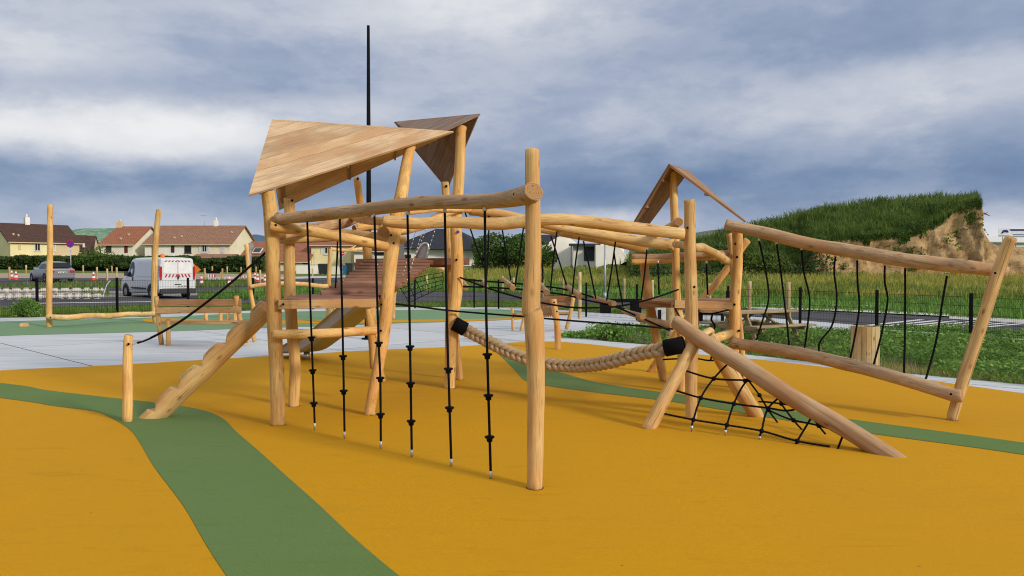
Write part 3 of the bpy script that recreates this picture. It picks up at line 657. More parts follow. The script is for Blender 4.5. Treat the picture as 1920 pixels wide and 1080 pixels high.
# ---- the eroded earth bank
def bank():
    DY = 9
    crest = [(1180, 478), (1240, 462), (1300, 444), (1340, 434), (1400, 418), (1450, 403), (1500, 392), (1560, 382), (1620, 373), (1700, 365), (1760, 363), (1800, 364), (1832, 367), (1837, 372), (1840, 418), (1846, 440), (1856, 456), (1872, 463), (1920, 467), (2000, 472), (2200, 482), (2400, 492)]
    lip = [(1180, 512), (1300, 512), (1440, 512), (1500, 502), (1525, 470), (1580, 463), (1640, 461), (1690, 456), (1720, 446), (1748, 436), (1780, 416), (1810, 402), (1832, 396), (1840, 420), (1846, 441), (1856, 457), (1872, 464), (1920, 468), (2000, 473), (2200, 483), (2400, 493)]
    crest = [(a, b + (DY if a < 1838 else 0)) for a, b in crest]; lip = [(a, b - (13 if 1510 < a < 1838 else 0)) for a, b in lip]; cx, cy = zip(*crest); lx, ly = zip(*lip)
    px = sorted(set(list(np.arange(1180, 1830, 5.0)) + list(np.arange(1828, 1880, 1.6)) + list(np.arange(1880, 2400, 8.0)))); base = 521
    rows = [(0, 57.0)] + [(i / 16, 57.8 + 1.6 * (i / 16)) for i in range(1, 17)]
    vs = []; fs = []; fm = []; nc = len(px); tops = []
    for k, (t, Y) in enumerate(rows):
        for x in px:
            yl = np.interp(x, lx, ly); y = base + (yl - base) * t
            p = at(x, y, Y)
            dd = .95 * noise.noise((p.x * .6, p.z * .22, 2)) + .5 * noise.noise((p.x * 1.6, p.z * .5, 7)) + .2 * noise.noise((p.x * 4, p.z * 2.5, 9))
            s = sin(pi * min(1, t)) * .8 + .2
            over = .5 * max(0, t - .75) * 4 * (1 if x > 1500 and x < 1836 else 0)
            vs.append(p + V((0, (dd * 1.1) * s - over, .1 * dd * (0 < t < 1))))
    for k in range(1, 15):
        t = k / 12
        for x in px:
            yl = np.interp(x, lx, ly); yc = np.interp(x, cx, cy)
            if k <= 12:
                y = yl + (yc - yl) * t; Y = 59.4 + 7.5 * t ** 1.25 * (1 if x < 1836 else .6); p = at(x, y, Y) + V((0, 0, .22 * noise.noise((x * .02, k * .5, 1)) * (k < 12)))
            else:
                p = at(x, yc, 66.9); p.y += (k - 12) * 14; p.z -= (k - 12) * 1.0
            vs.append(p)
            if k <= 12: tops.append((x, t, p))
    nr = len(rows) + 14
    for r in range(nr - 1):
        for i in range(nc - 1):
            fs.append((r * nc + i, r * nc + i + 1, (r + 1) * nc + i + 1, (r + 1) * nc + i))
            x = px[i]; g_ = r >= len(rows) - 1 and x < 1838
            if x < 1530 + 40 * noise.noise((r * .3, x * .02, 3)) and r < len(rows): g_ = x < 1500 or random.random() < .3
            fm.append(1 if g_ else 0)
    o = struct(link('earth_bank', mesh('earth_bank', vs, fs, ['cliff', 'grassgnd'], fm, True)), 'eroded sandy earth bank topped with tall grass')
    # grass on top, weeds over the lip and at the left flank
    A = np.array(vs).reshape(nr, nc, 3); P = []
    for _ in range(62000):
        r = random.uniform(len(rows) - 1.6, nr - 2.2); i = random.uniform(0, nc - 1.01)
        x = px[int(i)]
        if x > 1832: continue
        if random.random() < .22: r = random.uniform(len(rows) - 2.2 - (2.0 if noise.noise((x * .03, 1, 1)) > .1 else 0), len(rows) + 2)
        r0, i0 = int(r), int(i); fr, fi = r - r0, i - i0
        p = (A[r0, i0] * (1 - fr) + A[r0 + 1, i0] * fr) * (1 - fi) + (A[r0, i0 + 1] * (1 - fr) + A[r0 + 1, i0 + 1] * fr) * fi
        P.append(p)
    blades('bank_grass', P, (.20, .75), .06, 'mound', 'tall green weeds growing thickly on top of the earth bank', .9, hn=.7)
    P2 = [p + np.array([0, -.1, random.uniform(.05, .5)]) for p in P if noise.noise((p[0] * .5, p[1] * .3, p[2] * .6 + 4)) > .05]
    leaves('bank_weeds', P2[:26000], .075, 'tree', 'broad leafed weed clumps among the grass on the earth bank', 'weeds', up=.8)
    P = []
    for _ in range(26000):
        i = random.uniform(0, nc - 1.01); x = px[int(i)]
        if x > 1560: continue
        if x > 1490 and random.random() < (x - 1490) / 75: continue
        r = random.uniform(0, len(rows) - 1.1); r0, i0 = int(r), int(i); fr, fi = r - r0, i - i0
        p = (A[r0, i0] * (1 - fr) + A[r0 + 1, i0] * fr) * (1 - fi) + (A[r0, i0 + 1] * (1 - fr) + A[r0 + 1, i0 + 1] * fr) * fi
        P.append(p + np.array([0, -random.uniform(0, 1.1), random.uniform(0, .5)]))
    leaves('bank_scrub', P, .12, 'hedge', 'dark scrub on the left flank of the earth bank', 'scrub')
    # tufts hanging on the sandy face
    P = []
    for q in range(16):
        x0 = random.uniform(1560, 1830); t0 = random.uniform(.05, .9)
        for _ in range(70):
            i = int(np.interp(x0 + random.gauss(0, 5), px, range(nc))); r = min(nr - 2, max(0, int((t0 + random.gauss(0, .04)) * 16)))
            P.append(A[r, i] + np.array([random.gauss(0, .15), -.1, random.gauss(0, .12)]))
    leaves('bank_tufts', P, .09, 'mound', 'small weed tufts clinging to the sandy face', 'weeds')
bank()
# far hills
def hill(label, prof, Y, mat, depth=400):
    C = cr(prof, 8); vs = []; fs = []; n = len(C)
    for k, (t, d) in enumerate([(0, 0), (.35, .12), (.7, .45), (1, 1), (.9, 1.6)]):
        for x, y in C:
            yb = 505; p = at(x, yb + (y - yb) * t, Y + d * depth); p.z += noise.noise((p.x * .008, p.y * .008, 0)) * 9 * t; vs.append(p)
    for r in range(4):
        for i in range(n - 1): fs.append((r * n + i, r * n + i + 1, (r + 1) * n + i + 1, (r + 1) * n + i))
    struct(link('hills', mesh('hills', vs, fs, mat, None, True)), label)
hill('green wooded hill far behind the left houses', [(60, 470), (110, 437), (135, 432), (160, 429), (185, 430), (210, 431), (240, 434), (300, 440), (380, 450)], 1300, 'hill')
hill('blue distant hill between the houses and the tower', [(430, 462), (462, 445), (478, 440), (500, 443), (560, 450), (620, 455), (700, 462)], 2200, 'hillblue')
hill('low green hill far behind the right tower', [(1180, 470), (1270, 445), (1320, 437), (1370, 436), (1500, 442), (1700, 450)], 900, 'hillbrown', 200)
hill('flat brown wood on the horizon behind the dark tree', [(720, 480), (860, 466), (885, 463), (960, 463), (1050, 468), (1200, 478)], 700, 'meadow', 120)

p0, p1 = at(1836, 399, 59), at(1856, 405, 59.2); t = thing('dead_branch', 'small dead branch sticking out of the right end of the bank', 'branch', p0); g = G(); g.tube([p0, p0.lerp(p1, .5) + V((0, 0, .08)), p1], [.05, .06, .02], 5); g.build('stem', 'bark', t); g = G(); g.tube([p0.lerp(p1, .5), p0.lerp(p1, .6) + V((.2, 0, .25))], [.03, .01], 5); g.build('twig', 'bark', t)
# ============================================================ BUILDINGS
def roofmat(name, c):
    w = MB_(name, .85, .15); v = w.map((1, 1, 1))
    n = w.noise(v, 1.1, 6, .65); b = w.N('ShaderNodeTexBrick'); b.inputs['Scale'].default_value = 1.0
    b.inputs['Brick Width'].default_value = .33; b.inputs['Row Height'].default_value = .28; b.inputs['Mortar Size'].default_value = .03
    b.inputs['Color1'].default_value = sc(c, 1.15) + (1,); b.inputs['Color2'].default_value = sc(c, .85) + (1,); b.inputs['Mortar'].default_value = sc(c, .5) + (1,)
    w.L(v, b.inputs['Vector'])
    w.col(w.mix(w.ramp(n, [(.35, (0, 0, 0)), (.7, (.6,) * 3)]), b.outputs[0], sc(c, .62))); w.bump(b.outputs[1], .6, .03); return w.m
M['roof_brown'] = roofmat('dark_brown_tiles', (.11, .062, .050)); M['roof_red'] = roofmat('red_clay_tiles', (.40, .165, .095))
M['roof_tan'] = roofmat('faded_brown_tiles', (.37, .205, .135)); M['roof_slate'] = roofmat('dark_slate', (.045, .050, .068))
def render_mat(name, c): return flat(name, c, .9, .1, .08, .7, bump=.2)
M['w_yellow'] = render_mat('pale_yellow_render', (.84, .74, .42)); M['w_tan'] = render_mat('tan_render', (.68, .54, .34))
M['w_cream'] = render_mat('cream_render', (.82, .74, .55)); M['w_white'] = render_mat('white_render', (.88, .84, .76)); M['w_pale'] = render_mat('off_white_render', (.80, .76, .62))
M['glass'] = flat('dark_window_glass', (.010, .012, .016), .22, .35, .1, 2); M['frame'] = flat('white_window_frame', (.7, .7, .68), .5, .3, .05, 3)
M['shut_red'] = flat('dark_red_shutter', (.16, .02, .025), .6); M['shut_dark'] = flat('dark_shutter', (.05, .035, .03), .6); M['grey_door'] = flat('anthracite_door', (.035, .037, .042), .5)
def house(name, label, A, B, D, ze, zr, wallm, roofm, wins=(), over=.35, group=None, split=None, gable=True, chim=(), skyl=(), hip=False):
    "A,B front bottom corners; D depth vector; wins: pixel boxes on the facade (x0,y0,x1,y1,kind)"
    A, B, D = V(A), V(B), V(D); zb = min(A.z, B.z) - .6; A = V((A.x, A.y, 0)); B = V((B.x, B.y, 0)); D.z = 0
    t = thing(name, label, 'house', (A.x, A.y, zb), group); f = (B - A).normalized(); nrm = -D.normalized()
    Z = lambda p, z: V((p.x, p.y, z))
    g = G(); H = D * .5
    walls = [(A, B)] if split is None else [(A, A.lerp(B, split)), (A.lerp(B, split), B)]
    for k, (a, b) in enumerate(walls):
        vs = [Z(a, zb), Z(b, zb), Z(b + D, zb), Z(a + D, zb), Z(a, ze), Z(b, ze), Z(b + D, ze), Z(a + D, ze), Z(a + H, zr), Z(b + H, zr)]
        g.add(vs, [(0, 1, 5, 4), (2, 3, 7, 6)] + ([(1, 2, 6, 5), (3, 0, 4, 7)] if hip else [(1, 2, 6, 9, 5), (3, 0, 4, 8, 7)]), min(k, 1))
    g.build('wall', [wallm, wallm] if not isinstance(wallm, tuple) else list(wallm), t)
    pitch = (zr - ze) / H.length; ov = nrm * over; ro = f * over
    s = G(); th = .14
    for (e0, e1, r0, r1, o_) in [(A, B, A + H, B + H, ov), (A + D, B + D, A + H, B + H, -ov)]:
        P0 = Z(e0 - ro + o_, ze - pitch * over + .05); P1 = Z(e1 + ro + o_, ze - pitch * over + .05)
        R0, R1 = Z(r0 - ro, zr + .05), Z(r1 + ro, zr + .05)
        if hip: R0 = Z(r0 + f * H.length * .8, zr + .05); R1 = Z(r1 - f * H.length * .8, zr + .05)
        n_ = (P1 - P0).cross(R0 - P0); n_ = n_ if n_.z > 0 else -n_
        s.poly([P0, P1, R1, R0], th, n_, 0)
    if hip:
        for a, r in ((A, A + H + f * H.length * .8), (B, B + H - f * H.length * .8)):
            sg = -1 if a is A else 1; e0 = Z(a + f * sg * over + ov, ze - pitch * over + .05); e1 = Z(a + D + f * sg * over - ov, ze - pitch * over + .05); R = Z(r, zr + .05)
            n_ = (e1 - e0).cross(R - e0); n_ = n_ if n_.z > 0 else -n_; s.poly([e0, e1, R], th, n_, 0)
    mt = frame(Z(A, ze), D.normalized() * H.length + V((0, 0, zr - ze)), f); mt2 = Matrix((f, (D.normalized() * H.length + V((0, 0, zr - ze))).normalized(), f.cross((D.normalized() * H.length + V((0, 0, zr - ze))).normalized()))).transposed().to_4x4(); mt2.translation = Z(A, ze)
    ro_ = s.build('roof', roofm, t, mt2)
    g2 = G(); g2.box(Z((A + B) / 2 + ov * 1.12, ze - pitch * over + .02), f * ((B - A).length / 2 + over), nrm * .06, (0, 0, .06)); g2.build('gutter', 'w_tan', t)
    for fr, w_, h_, m_ in chim:
        c = Z(A.lerp(B, fr) + H, zr); q = G(); q.box(c + V((0, 0, h_ / 2 - .3)), f * w_ / 2, nrm * w_ / 2, (0, 0, h_ / 2 + .3)); q.tube([c + V((0, 0, h_)), c + V((0, 0, h_ + .45))], [.12, .09], 8); q.build('chimney', m_, ro_)
    a0, b0 = Z(A, 0), Z(B, 0); up = a0 + V((0, 0, 1))
    for w_ in wins:
        x0, y0, x1, y1, kind = w_
        p = [pplane(x, y, a0, b0, up) for x, y in ((x0, y1), (x1, y1), (x1, y0), (x0, y0))]
        c = sum(p, V()) / 4; hw = (p[1] - p[0]).length / 2; hh = (p[3] - p[0]).length / 2
        def lm(u, v, d): return c + f * u + V((0, 0, v)) + nrm * d
        if kind in ('red', 'dark', 'door', 'tan'):
            q = G(); q.box(lm(0, 0, .03), f * hw, nrm * .03, (0, 0, hh))
            for k in range(5): q.box(lm(0, -hh + (k + .5) * hh * .4, .065), f * hw * .9, nrm * .008, (0, 0, hh * .12))
            q.build('shutter' if kind != 'door' else 'door', {'red': 'shut_red', 'dark': 'shut_dark', 'door': 'grey_door', 'tan': 'w_tan'}[kind], t); continue
        q = G()
        for u, v, a, b in ((0, hh, hw + .06, .06), (0, -hh, hw + .06, .06), (-hw, 0, .06, hh - .06), (hw, 0, .06, hh - .06), (0, 0, .03, hh - .06)):
            q.box(lm(u, v, .035), f * a, nrm * .035, (0, 0, b))
        q.box(lm(0, -hh - .1, .06), f * (hw + .12), nrm * .06, (0, 0, .035))
        fr_ = q.build('window', 'frame' if kind != 'darkw' else 'shut_dark', t)
        q = G(); q.box(lm(0, 0, .012), f * (hw - .05), nrm * .012, (0, 0, hh - .05)); q.build('pane', 'glass', fr_)
        if kind == 'ws':
            for sg in (-1, 1):
                q = G(); q.box(lm(sg * (hw * 1.62 + .1), 0, .03), f * hw * .5, nrm * .03, (0, 0, hh)); q.build('shutter', 'frame', t)
        if kind == 'bar':
            q = G()
            for k in range(4): q.box(lm(-hw + (k + .5) * hw / 2, 0, .085), f * .03, nrm * .012, (0, 0, hh)); 
            q.build('window_bar', 'shut_dark', t)
    for sx, sy in skyl:
        q = G(); L_ = (B - A).length; sv = D.normalized() * H.length + V((0, 0, zr - ze)); c = Z(A, ze + .2) + f * L_ * sx + sv * sy; n_ = f.cross(sv).normalized()
        q.box(c, f * .10, sv.normalized() * .13, n_ * .09); q.build('roof_vent', 'w_tan', ro_)
    return t
def GP(px, Y): p = at(px, 510, Y); return V((p.x, Y, zg(p.x, Y)))
# far left semi-detached pair
A = GP(20, 105); B = A + V((.62, .78, 0)) * 8.9; Bz = B.copy()
house('house', 'pale yellow house with a dark brown roof and white chimney, far left', A, B, V((-.78, .62, 0)) * 9.4, at(20, 452, 105).z, at(-5, 418, 108).z, ('w_yellow', 'w_tan'), 'roof_brown',
      [(34, 455, 39, 468, 'tan'), (65, 456, 75, 470, 'bar'), (100, 459, 103.5, 470, 'w')], split=.62, chim=[(.42, .6, .95, 'w_white')], skyl=[(.10, .30), (.16, .25)])
g_ = GP(142, 118); house('house', 'narrow house with a dark roof beside the no parking sign', g_, g_ + V((1.9, .9, 0)), V((-1.2, 5, 0)), at(150, 470, 118).z, at(150, 440, 118).z, 'w_tan', 'roof_brown', [(156, 457, 158.5, 462, 'w')])
A = GP(190, 110); B = GP(249, 110)
house('house', 'cream house with a red clay roof and a dark red shutter', A, B, V((0, 10.6, 0)), at(248, 457.5, 110).z, at(280, 425, 115.3).z, 'w_pale', 'roof_red', [(233.5, 459, 239.5, 474, 'red'), (199, 459, 209, 473, 'dark')], chim=[(.02, .8, .7, 'w_tan')], skyl=[(.62, .45), (.5, .22)])
A = GP(272, 110); B = GP(431, 110)
house('house', 'long white terraced house with a faded brown tile roof', A, B, V((0, 11.6, 0)), at(430, 457, 110).z, at(457, 423.5, 115.8).z, ('w_white', 'w_cream'), 'roof_tan',
      [(285, 459, 291, 480, 'dark'), (321, 459, 327, 473.5, 'dark'), (347, 459, 358, 473.5, 'darkw'), (379, 459.5, 388, 472.5, 'ws'), (416, 459.5, 419, 472, 'ws')], split=.56, chim=[(.66, .5, .8, 'w_white')], skyl=[(.30, .25), (.37, .32), (.93, .55)])
# tv aerial over the terrace
c = at(383, 424, 115.8); t = thing('television_aerial', 'thin television aerial on the roof of the white terraced house', 'aerial', c)
g = G(); g.tube([c + V((0, 0, -.3)), c + V((0, 0, 1.75))], .03, 5); g.tube([c + V((-.5, 0, 1.6)), c + V((.5, 0, 1.7))], .025, 5)
for k in range(5): g.tube([c + V((-.45 + k * .2, -.25, 1.62)), c + V((-.45 + k * .2, .25, 1.62))], .018, 4)
g.build('antenna', 'galv', t)
# low lean-to in front of the terrace
A = GP(362, 104); B = GP(432, 104); house('garden_shed', 'low shed with a brown roof before the white terrace', A, B, V((0, 4, 0)), at(380, 486, 104).z, at(380, 477, 106).z, 'w_tan', 'roof_tan')
A = GP(52, 98); B = GP(92, 98); house('garden_shed', 'low shed with a dark roof before the pale yellow house', A, B, V((0, 4, 0)), at(60, 486, 98).z, at(60, 479.5, 100).z, 'w_tan', 'roof_brown')
A = GP(447, 98); B = GP(575, 98)
house('bungalow', 'low bungalow with a big reddish roof and a skylight', A, B, V((0, 12, 0)), at(500, 490, 98).z, at(500, 453, 104).z, 'w_cream', 'roof_red', [(568, 493, 578, 498, 'darkw')])
c = at(483, 470, 100.4); g = G(); t = thing('roof_window', 'small skylight window set in the reddish bungalow roof', 'skylight', c)
g.box(c, (.55, 0, 0), V((0, .62, .32)), V((0, -.03, .06))); g.build('frame', 'frame', t); g = G(); g.box(c + V((0, -.035, .07)), (.45, 0, 0), V((0, .5, .26)), V((0, -.01, .02))); g.build('pane', 'glass', t)
A = GP(584, 100); B = GP(658, 100)
house('house', 'square yellow house with a low red roof and a barred window', A, B, V((0, 9, 0)), at(620, 460, 100).z, at(620, 452, 104).z, 'w_yellow', 'roof_red', [(609, 464, 619, 476, 'ws')])
A = GP(664, 96); B = GP(735, 96)
house('garage', 'cream garage with a dark opening behind the plank bridge', A, B, V((0, 8, 0)), at(700, 471, 96).z, at(700, 458, 100).z, 'w_white', 'roof_brown', [(702, 473, 730, 479, 'door')])
A = GP(735, 90); B = GP(908, 90)
house('house', 'white house with a steep dark slate roof behind the slide', A, B, V((2.6, 10, 0)), at(800, 463, 90).z, at(800, 429, 95).z, 'w_white', 'roof_slate', [(894, 492, 900, 498, 'darkw'), (760, 478, 770, 490, 'darkw')], hip=True)
c = at(588, 473, 93); t = thing('satellite_dish', 'pale round satellite dish by the yellow house', 'dish', c); g = G()
g.lathe([(.02, 0), (.35, .05), (.62, .16), (.75, .26), (.73, .27), (.6, .19), (.02, .04)], n=18); q = g.build('dish', 'frame', t, Matrix.Translation(c) @ Matrix.Rotation(radians(80), 4, 'X'))
g = G(); g.tube([c + V((0, .1, 0)), c + V((0, .3, -3.1))], .05, 6); g.tube([c, c + V((0, -.7, -.1))], .025, 5); g.build('mast', 'galv', t)
# modern white houses with curved gables
def modern(name, label, pts, Y, depth, garage=None):
    P = [at(x, y, Y) for x, y in pts]; t = thing(name, label, 'house', P[0]); n = len(P)
    g = G(); g.poly(P, .4, (0, -1, 0), 0); Q = [p + V((0, depth, 0)) for p in P]
    for i in range(n): g.add([P[i] + V((0, .4, 0)), P[(i + 1) % n] + V((0, .4, 0)), Q[(i + 1) % n], Q[i]], [(0, 3, 2, 1)], 0)
    g.build('wall', 'w_white', t)
    if garage:
        a, b, c2, d = garage; p = at((a + c2) / 2, (b + d) / 2, Y - .06); s = Y / FP
        q = G(); q.bx(p.x - (c2 - a) / 2 * s, p.x + (c2 - a) / 2 * s, Y - .09, Y - .01, p.z - (d - b) / 2 * s, p.z + (d - b) / 2 * s)
        for k in range(3): zz = p.z - (d - b) / 2 * s + (k + 1) * (d - b) / 4 * s; q.bx(p.x - (c2 - a) / 2 * s + .05, p.x + (c2 - a) / 2 * s - .05, Y - .12, Y - .095, zz - .03, zz + .03)
        q.build('garage_door', 'grey_door', t)
    return t
modern('house', 'white modern house with a rounded gable and dark side roof', [(1016, 512), (1016, 463), (1033, 452), (1046, 444), (1058, 443), (1068, 446), (1080, 455), (1088, 463), (1090, 512)], 84, 9, None)
p = GP(1000, 86); house('house', 'dark slate roof rising behind the rounded white gable', GP(985, 88), GP(1046, 88), V((0, 8, 0)), at(1000, 460, 88).z, at(1000, 441, 92).z, 'w_white', 'roof_slate')
modern('house', 'flat white modern house with a dark garage door', [(1075, 508), (1075, 461), (1080, 457), (1170, 459), (1170, 508)], 80, 8, (1095, 463, 1117, 489))
t = modern('house', 'white house wing with a curved end by the lamp pole', [(1117, 505), (1117, 459), (1150, 461), (1164, 466), (1174, 478), (1178, 505)], 78.5, 6)
g = G(); c = at(1096, 459, 79.8); g.box(c, (1.6, 0, 0), (0, .5, 0), (0, 0, .12)); t2 = thing('canopy', 'flat dark canopy over the garage door of the modern house', 'canopy', c); g.build('roof', 'grey_door', t2)
for k in (-1.4, 1.4): g = G(); g.tube([c + V((k, -.3, -.1)), c + V((k, -.3, -2.6))], .05, 6); g.build('post', 'grey_door', t2)
# long cream boundary wall
def lowwall(label, x0, x1, yb, yt, Y, mat='w_white'):
    a, b = at(x0, yb, Y), at(x1, yb, Y); zt = at(x0, yt, Y).z; g = G(); g.bx(a.x, b.x, Y - .1, Y + .1, a.z - .7, zt); t = thing('boundary_wall', label, 'wall', a); g.build('wall', mat, t)
    g = G(); g.bx(a.x - .03, b.x + .03, Y - .14, Y + .14, zt + .003, zt + .06); g.build('coping', 'kerb', t)
lowwall('low cream garden wall in front of the reddish bungalow', 556, 602, 509, 497, 86)
lowwall('low cream wall behind the wheelie bins', 614, 700, 510, 499, 85, 'w_pale'); lowwall('long low white wall before the slate roofed house', 745, 986, 507, 499.5, 80)
# wheelie bins
def bin_(name, label, px, py, Y, mat, h=1.05, w=.55):
    c = at(px, py, Y); c.z = zg(c.x, Y); t = thing(name, label, 'bin', c, None)
    g = G(); a, b = w * .40, w * .5
    g.add([c + V((x * (a if k == 0 else b), y * (a if k == 0 else b) * 1.2, .08 + k * (h - .12))) for k in (0, 1) for x, y in ((-1, -1), (1, -1), (1, 1), (-1, 1))], [(3, 2, 1, 0), (4, 5, 6, 7), (0, 1, 5, 4), (1, 2, 6, 5), (2, 3, 7, 6), (3, 0, 4, 7)])
    g.build('body', mat, t); g = G(); g.box(c + V((0, 0, h)), (b * 1.06, 0, 0), (0, b * 1.3, .03), (0, 0, .035)); g.build('lid', mat, t)
    for s in (-1, 1): g = G(); g.tube([c + V((s * b * .8 - .03, .3, .1)), c + V((s * b * .8 + .03, .3, .1))], .1, 10); g.build('wheel', 'black', t)
M['bin_blue'] = flat('blue_bin_plastic', (.02, .14, .30), .5); M['bin_dark'] = flat('dark_grey_bin_plastic', (.03, .035, .035), .5)
bin_('wheelie_bin', 'blue wheelie bin before the cream wall', 645, 508, 80, 'bin_blue', 1.0, .75); bin_('wheelie_bin', 'black wheelie bin just right of the blue one', 656, 508, 80, 'bin_dark', 1.25, .75)
bin_('wheelie_bin', 'dark bin at the left end of the cream wall gap', 604, 508, 82, 'bin_dark', 1.1, .7); bin_('wheelie_bin', 'dark bin right of the gap in the cream wall', 611, 508, 82, 'bin_dark', 1.1, .6)
# hedge and bushes below the houses
hed = thing('hedge', 'long dark clipped hedge running below the left houses', 'hedge', GP(200, 92)); pts = []
for _ in range(60000):
    px = random.uniform(-120, 500); Y = random.uniform(90, 93); top = 481 + 3.0 * noise.noise((px * .03, 0, 0)) + 2.0 * noise.noise((px * .15, 3, 0)) + (4 if 430 > px > 380 else 0)
    p = at(px, 500, Y); zt = at(px, top, Y).z; z0 = zg(p.x, Y); k = random.random() ** .7; bl = .25 * noise.noise((p.x * .9, k * 3, 4))
    pts.append((p.x, Y - .6 + bl - .5 * (k < .9) * random.random(), z0 + (zt - z0) * k))
leaves('foliage', pts, .16, 'hedge', parent=hed, stuff=False)
g = G(); a, b = GP(-120, 92), GP(500, 92); g.bx(a.x, b.x, 91.2, 93.2, zg(-60, 92) - .4, at(200, 484, 92).z); g.build('branch_core', 'bark', hed)
for px, yb, yt, Y, rx, lab, mt in [(180, 503, 459, 88, 2.6, 'large dark green bush left of the white van', 'tree'), (222, 503, 474, 88.5, 2.0, 'rounded bush between the large bush and the van', 'hedge'),
                              (150, 503, 476, 88.6, 1.7, 'smaller bush just right of the no parking sign', 'hedge'), (106, 503, 477, 88.3, 1.5, 'ragged bush behind the left pole of the rope swing frame', 'hedge'), (250, 503, 478, 88, 1.6, 'low bush peeping over the roof of the van', 'hedge')]:
    c = GP(px, Y); h = at(px, yt, Y).z - c.z; shrub('bush', lab, 'bush', (c.x, c.y, c.z), rx, rx * .7, h / 2.0, 4200, .14, mt)
def tree(label, px, yb, yt, Y, rx, n=9000, mat='tree', leaf=.15):
    c = GP(px, Y); h = at(px, yt, Y).z - c.z; shrub('tree', label, 'tree', (c.x, c.y, c.z), rx, rx * .8, h / 2.05, n, leaf, mat, None, 14, .22)
tree('rounded tree crown peeping over the roof at the far left', 15, 505, 415, 135, 2.6, 3000); tree('tree crown just left of the white chimney', 41, 505, 415, 136, 2.8, 3000)
tree('broad dark green tree behind the left of the hanging logs', 945, 505, 428, 76, 3.1, 13000); tree('green tree just behind the tallest front post', 992, 508, 440, 74, 2.2, 9000)
tree('lighter tree at the right edge of the front post', 1020, 510, 460, 73, 1.3, 4500); tree('dark tree left of the broad tree, partly behind the tower', 914, 505, 452, 80, 1.4, 5000)
for px, yt, Y, rx, lab in [(1205, 462, 66, 1.5, 'bushy shrub right of the white modern houses'), (1245, 470, 64, 1.9, 'shrub behind the leaning leg of the right tower'), (1150, 492, 70, 1.8, 'low shrub before the white modern house'), (1085, 494, 72, 1.9, 'low rusty green shrub before the dark garage door'),
                           (1330, 446, 61, 2.1, 'bush between the right tower posts'), (1425, 462, 58, 1.7, 'dark bush at the left foot of the earth bank'), (1462, 470, 57.5, 1.4, 'dark bush hanging under the top beam'), (1385, 470, 59, 1.8, 'dark bush behind the joint of the long beam'), (1290, 458, 62, 1.7, 'bush behind the tall post of the right tower')]:
    c = GP(px, Y); h = at(px, yt, Y).z - c.z; shrub('bush', lab, 'bush', (c.x, c.y, c.z), rx, rx * .7, h / 2.0, 4200, .12, 'tree' if 'bush' == lab[:4] else 'mound')
# distant building with sign at the right edge
c = at(1845, 470, 210); t = thing('warehouse', 'distant pale warehouse roof at the right edge', 'warehouse', c); g = G(); z1 = at(1845, 447, 210).z
g.bx(c.x, c.x + 60, 210, 235, zg(60, 200) - 1, z1 - 1.0); g.build('wall', 'frame', t); g = G(); g.poly([V((c.x - 1, 209, z1 - 1.0)), V((c.x + 61, 209, z1 - 1.0)), V((c.x + 61, 222, z1 + 1.2)), V((c.x - 1, 222, z1 + 1.2))], .2, (0, -.2, 1)); g.poly([V((c.x - 1, 235, z1 - 1.0)), V((c.x - 1, 222, z1 + 1.2)), V((c.x + 61, 222, z1 + 1.2)), V((c.x + 61, 235, z1 - 1.0))], .2, (0, .2, 1)); g.build('roof', 'frame', t)
M['sign_blue'] = flat('sign_navy', (.03, .035, .20), .5); M['sign_white'] = flat('sign_white', (.75, .76, .80), .5); M['sign_grey'] = flat('sign_grey_print', (.25, .27, .42), .6)
c = at(1873, 433, 205); t = thing('billboard', 'distant roof sign with a dark blue M shaped emblem', 'sign', at(1890, 447, 205)); s = 205 / FP
def rc(g, x0, y0, x1, y1, d=0, mi=0):
    a, b = at(x0, y1, 205 - d), at(x1, y0, 205 - d); g.bx(a.x, b.x, 205 - d - .05, 205 - d + .05, a.z, b.z, mi)
g = G(); rc(g, 1872, 428, 1893, 444); g.build('panel', 'sign_white', t); g = G(); rc(g, 1895, 430, 1960, 446); g.build('panel', 'sign_white', t)
g = G(); rc(g, 1894, 429.5, 1960, 432.5, .15); g.build('header', 'sign_blue', t)
g = G(); P = lambda x, y: at(x, y, 204.8)
for a, b in (((1879.5, 437), (1883, 431.5)), ((1883, 431.5), (1885, 434.5)), ((1885, 434.5), (1887, 431)), ((1887, 431), (1890.5, 435.5))): g.tube([P(*a), P(*b)], .17, 5)
g.build('emblem', 'sign_blue', t); g = G(); rc(g, 1873, 441.2, 1889, 442.3, .15); rc(g, 1900, 438.6, 1950, 439.8, .15); rc(g, 1900, 442, 1940, 443, .15); g.build('printed_line', 'sign_grey', t)
for x in (1880, 1905, 1945): a = at(x, 444, 205.2); g = G(); g.tube([a, a - V((0, 0, 3))], .12, 5); g.build('support', 'galv', t)

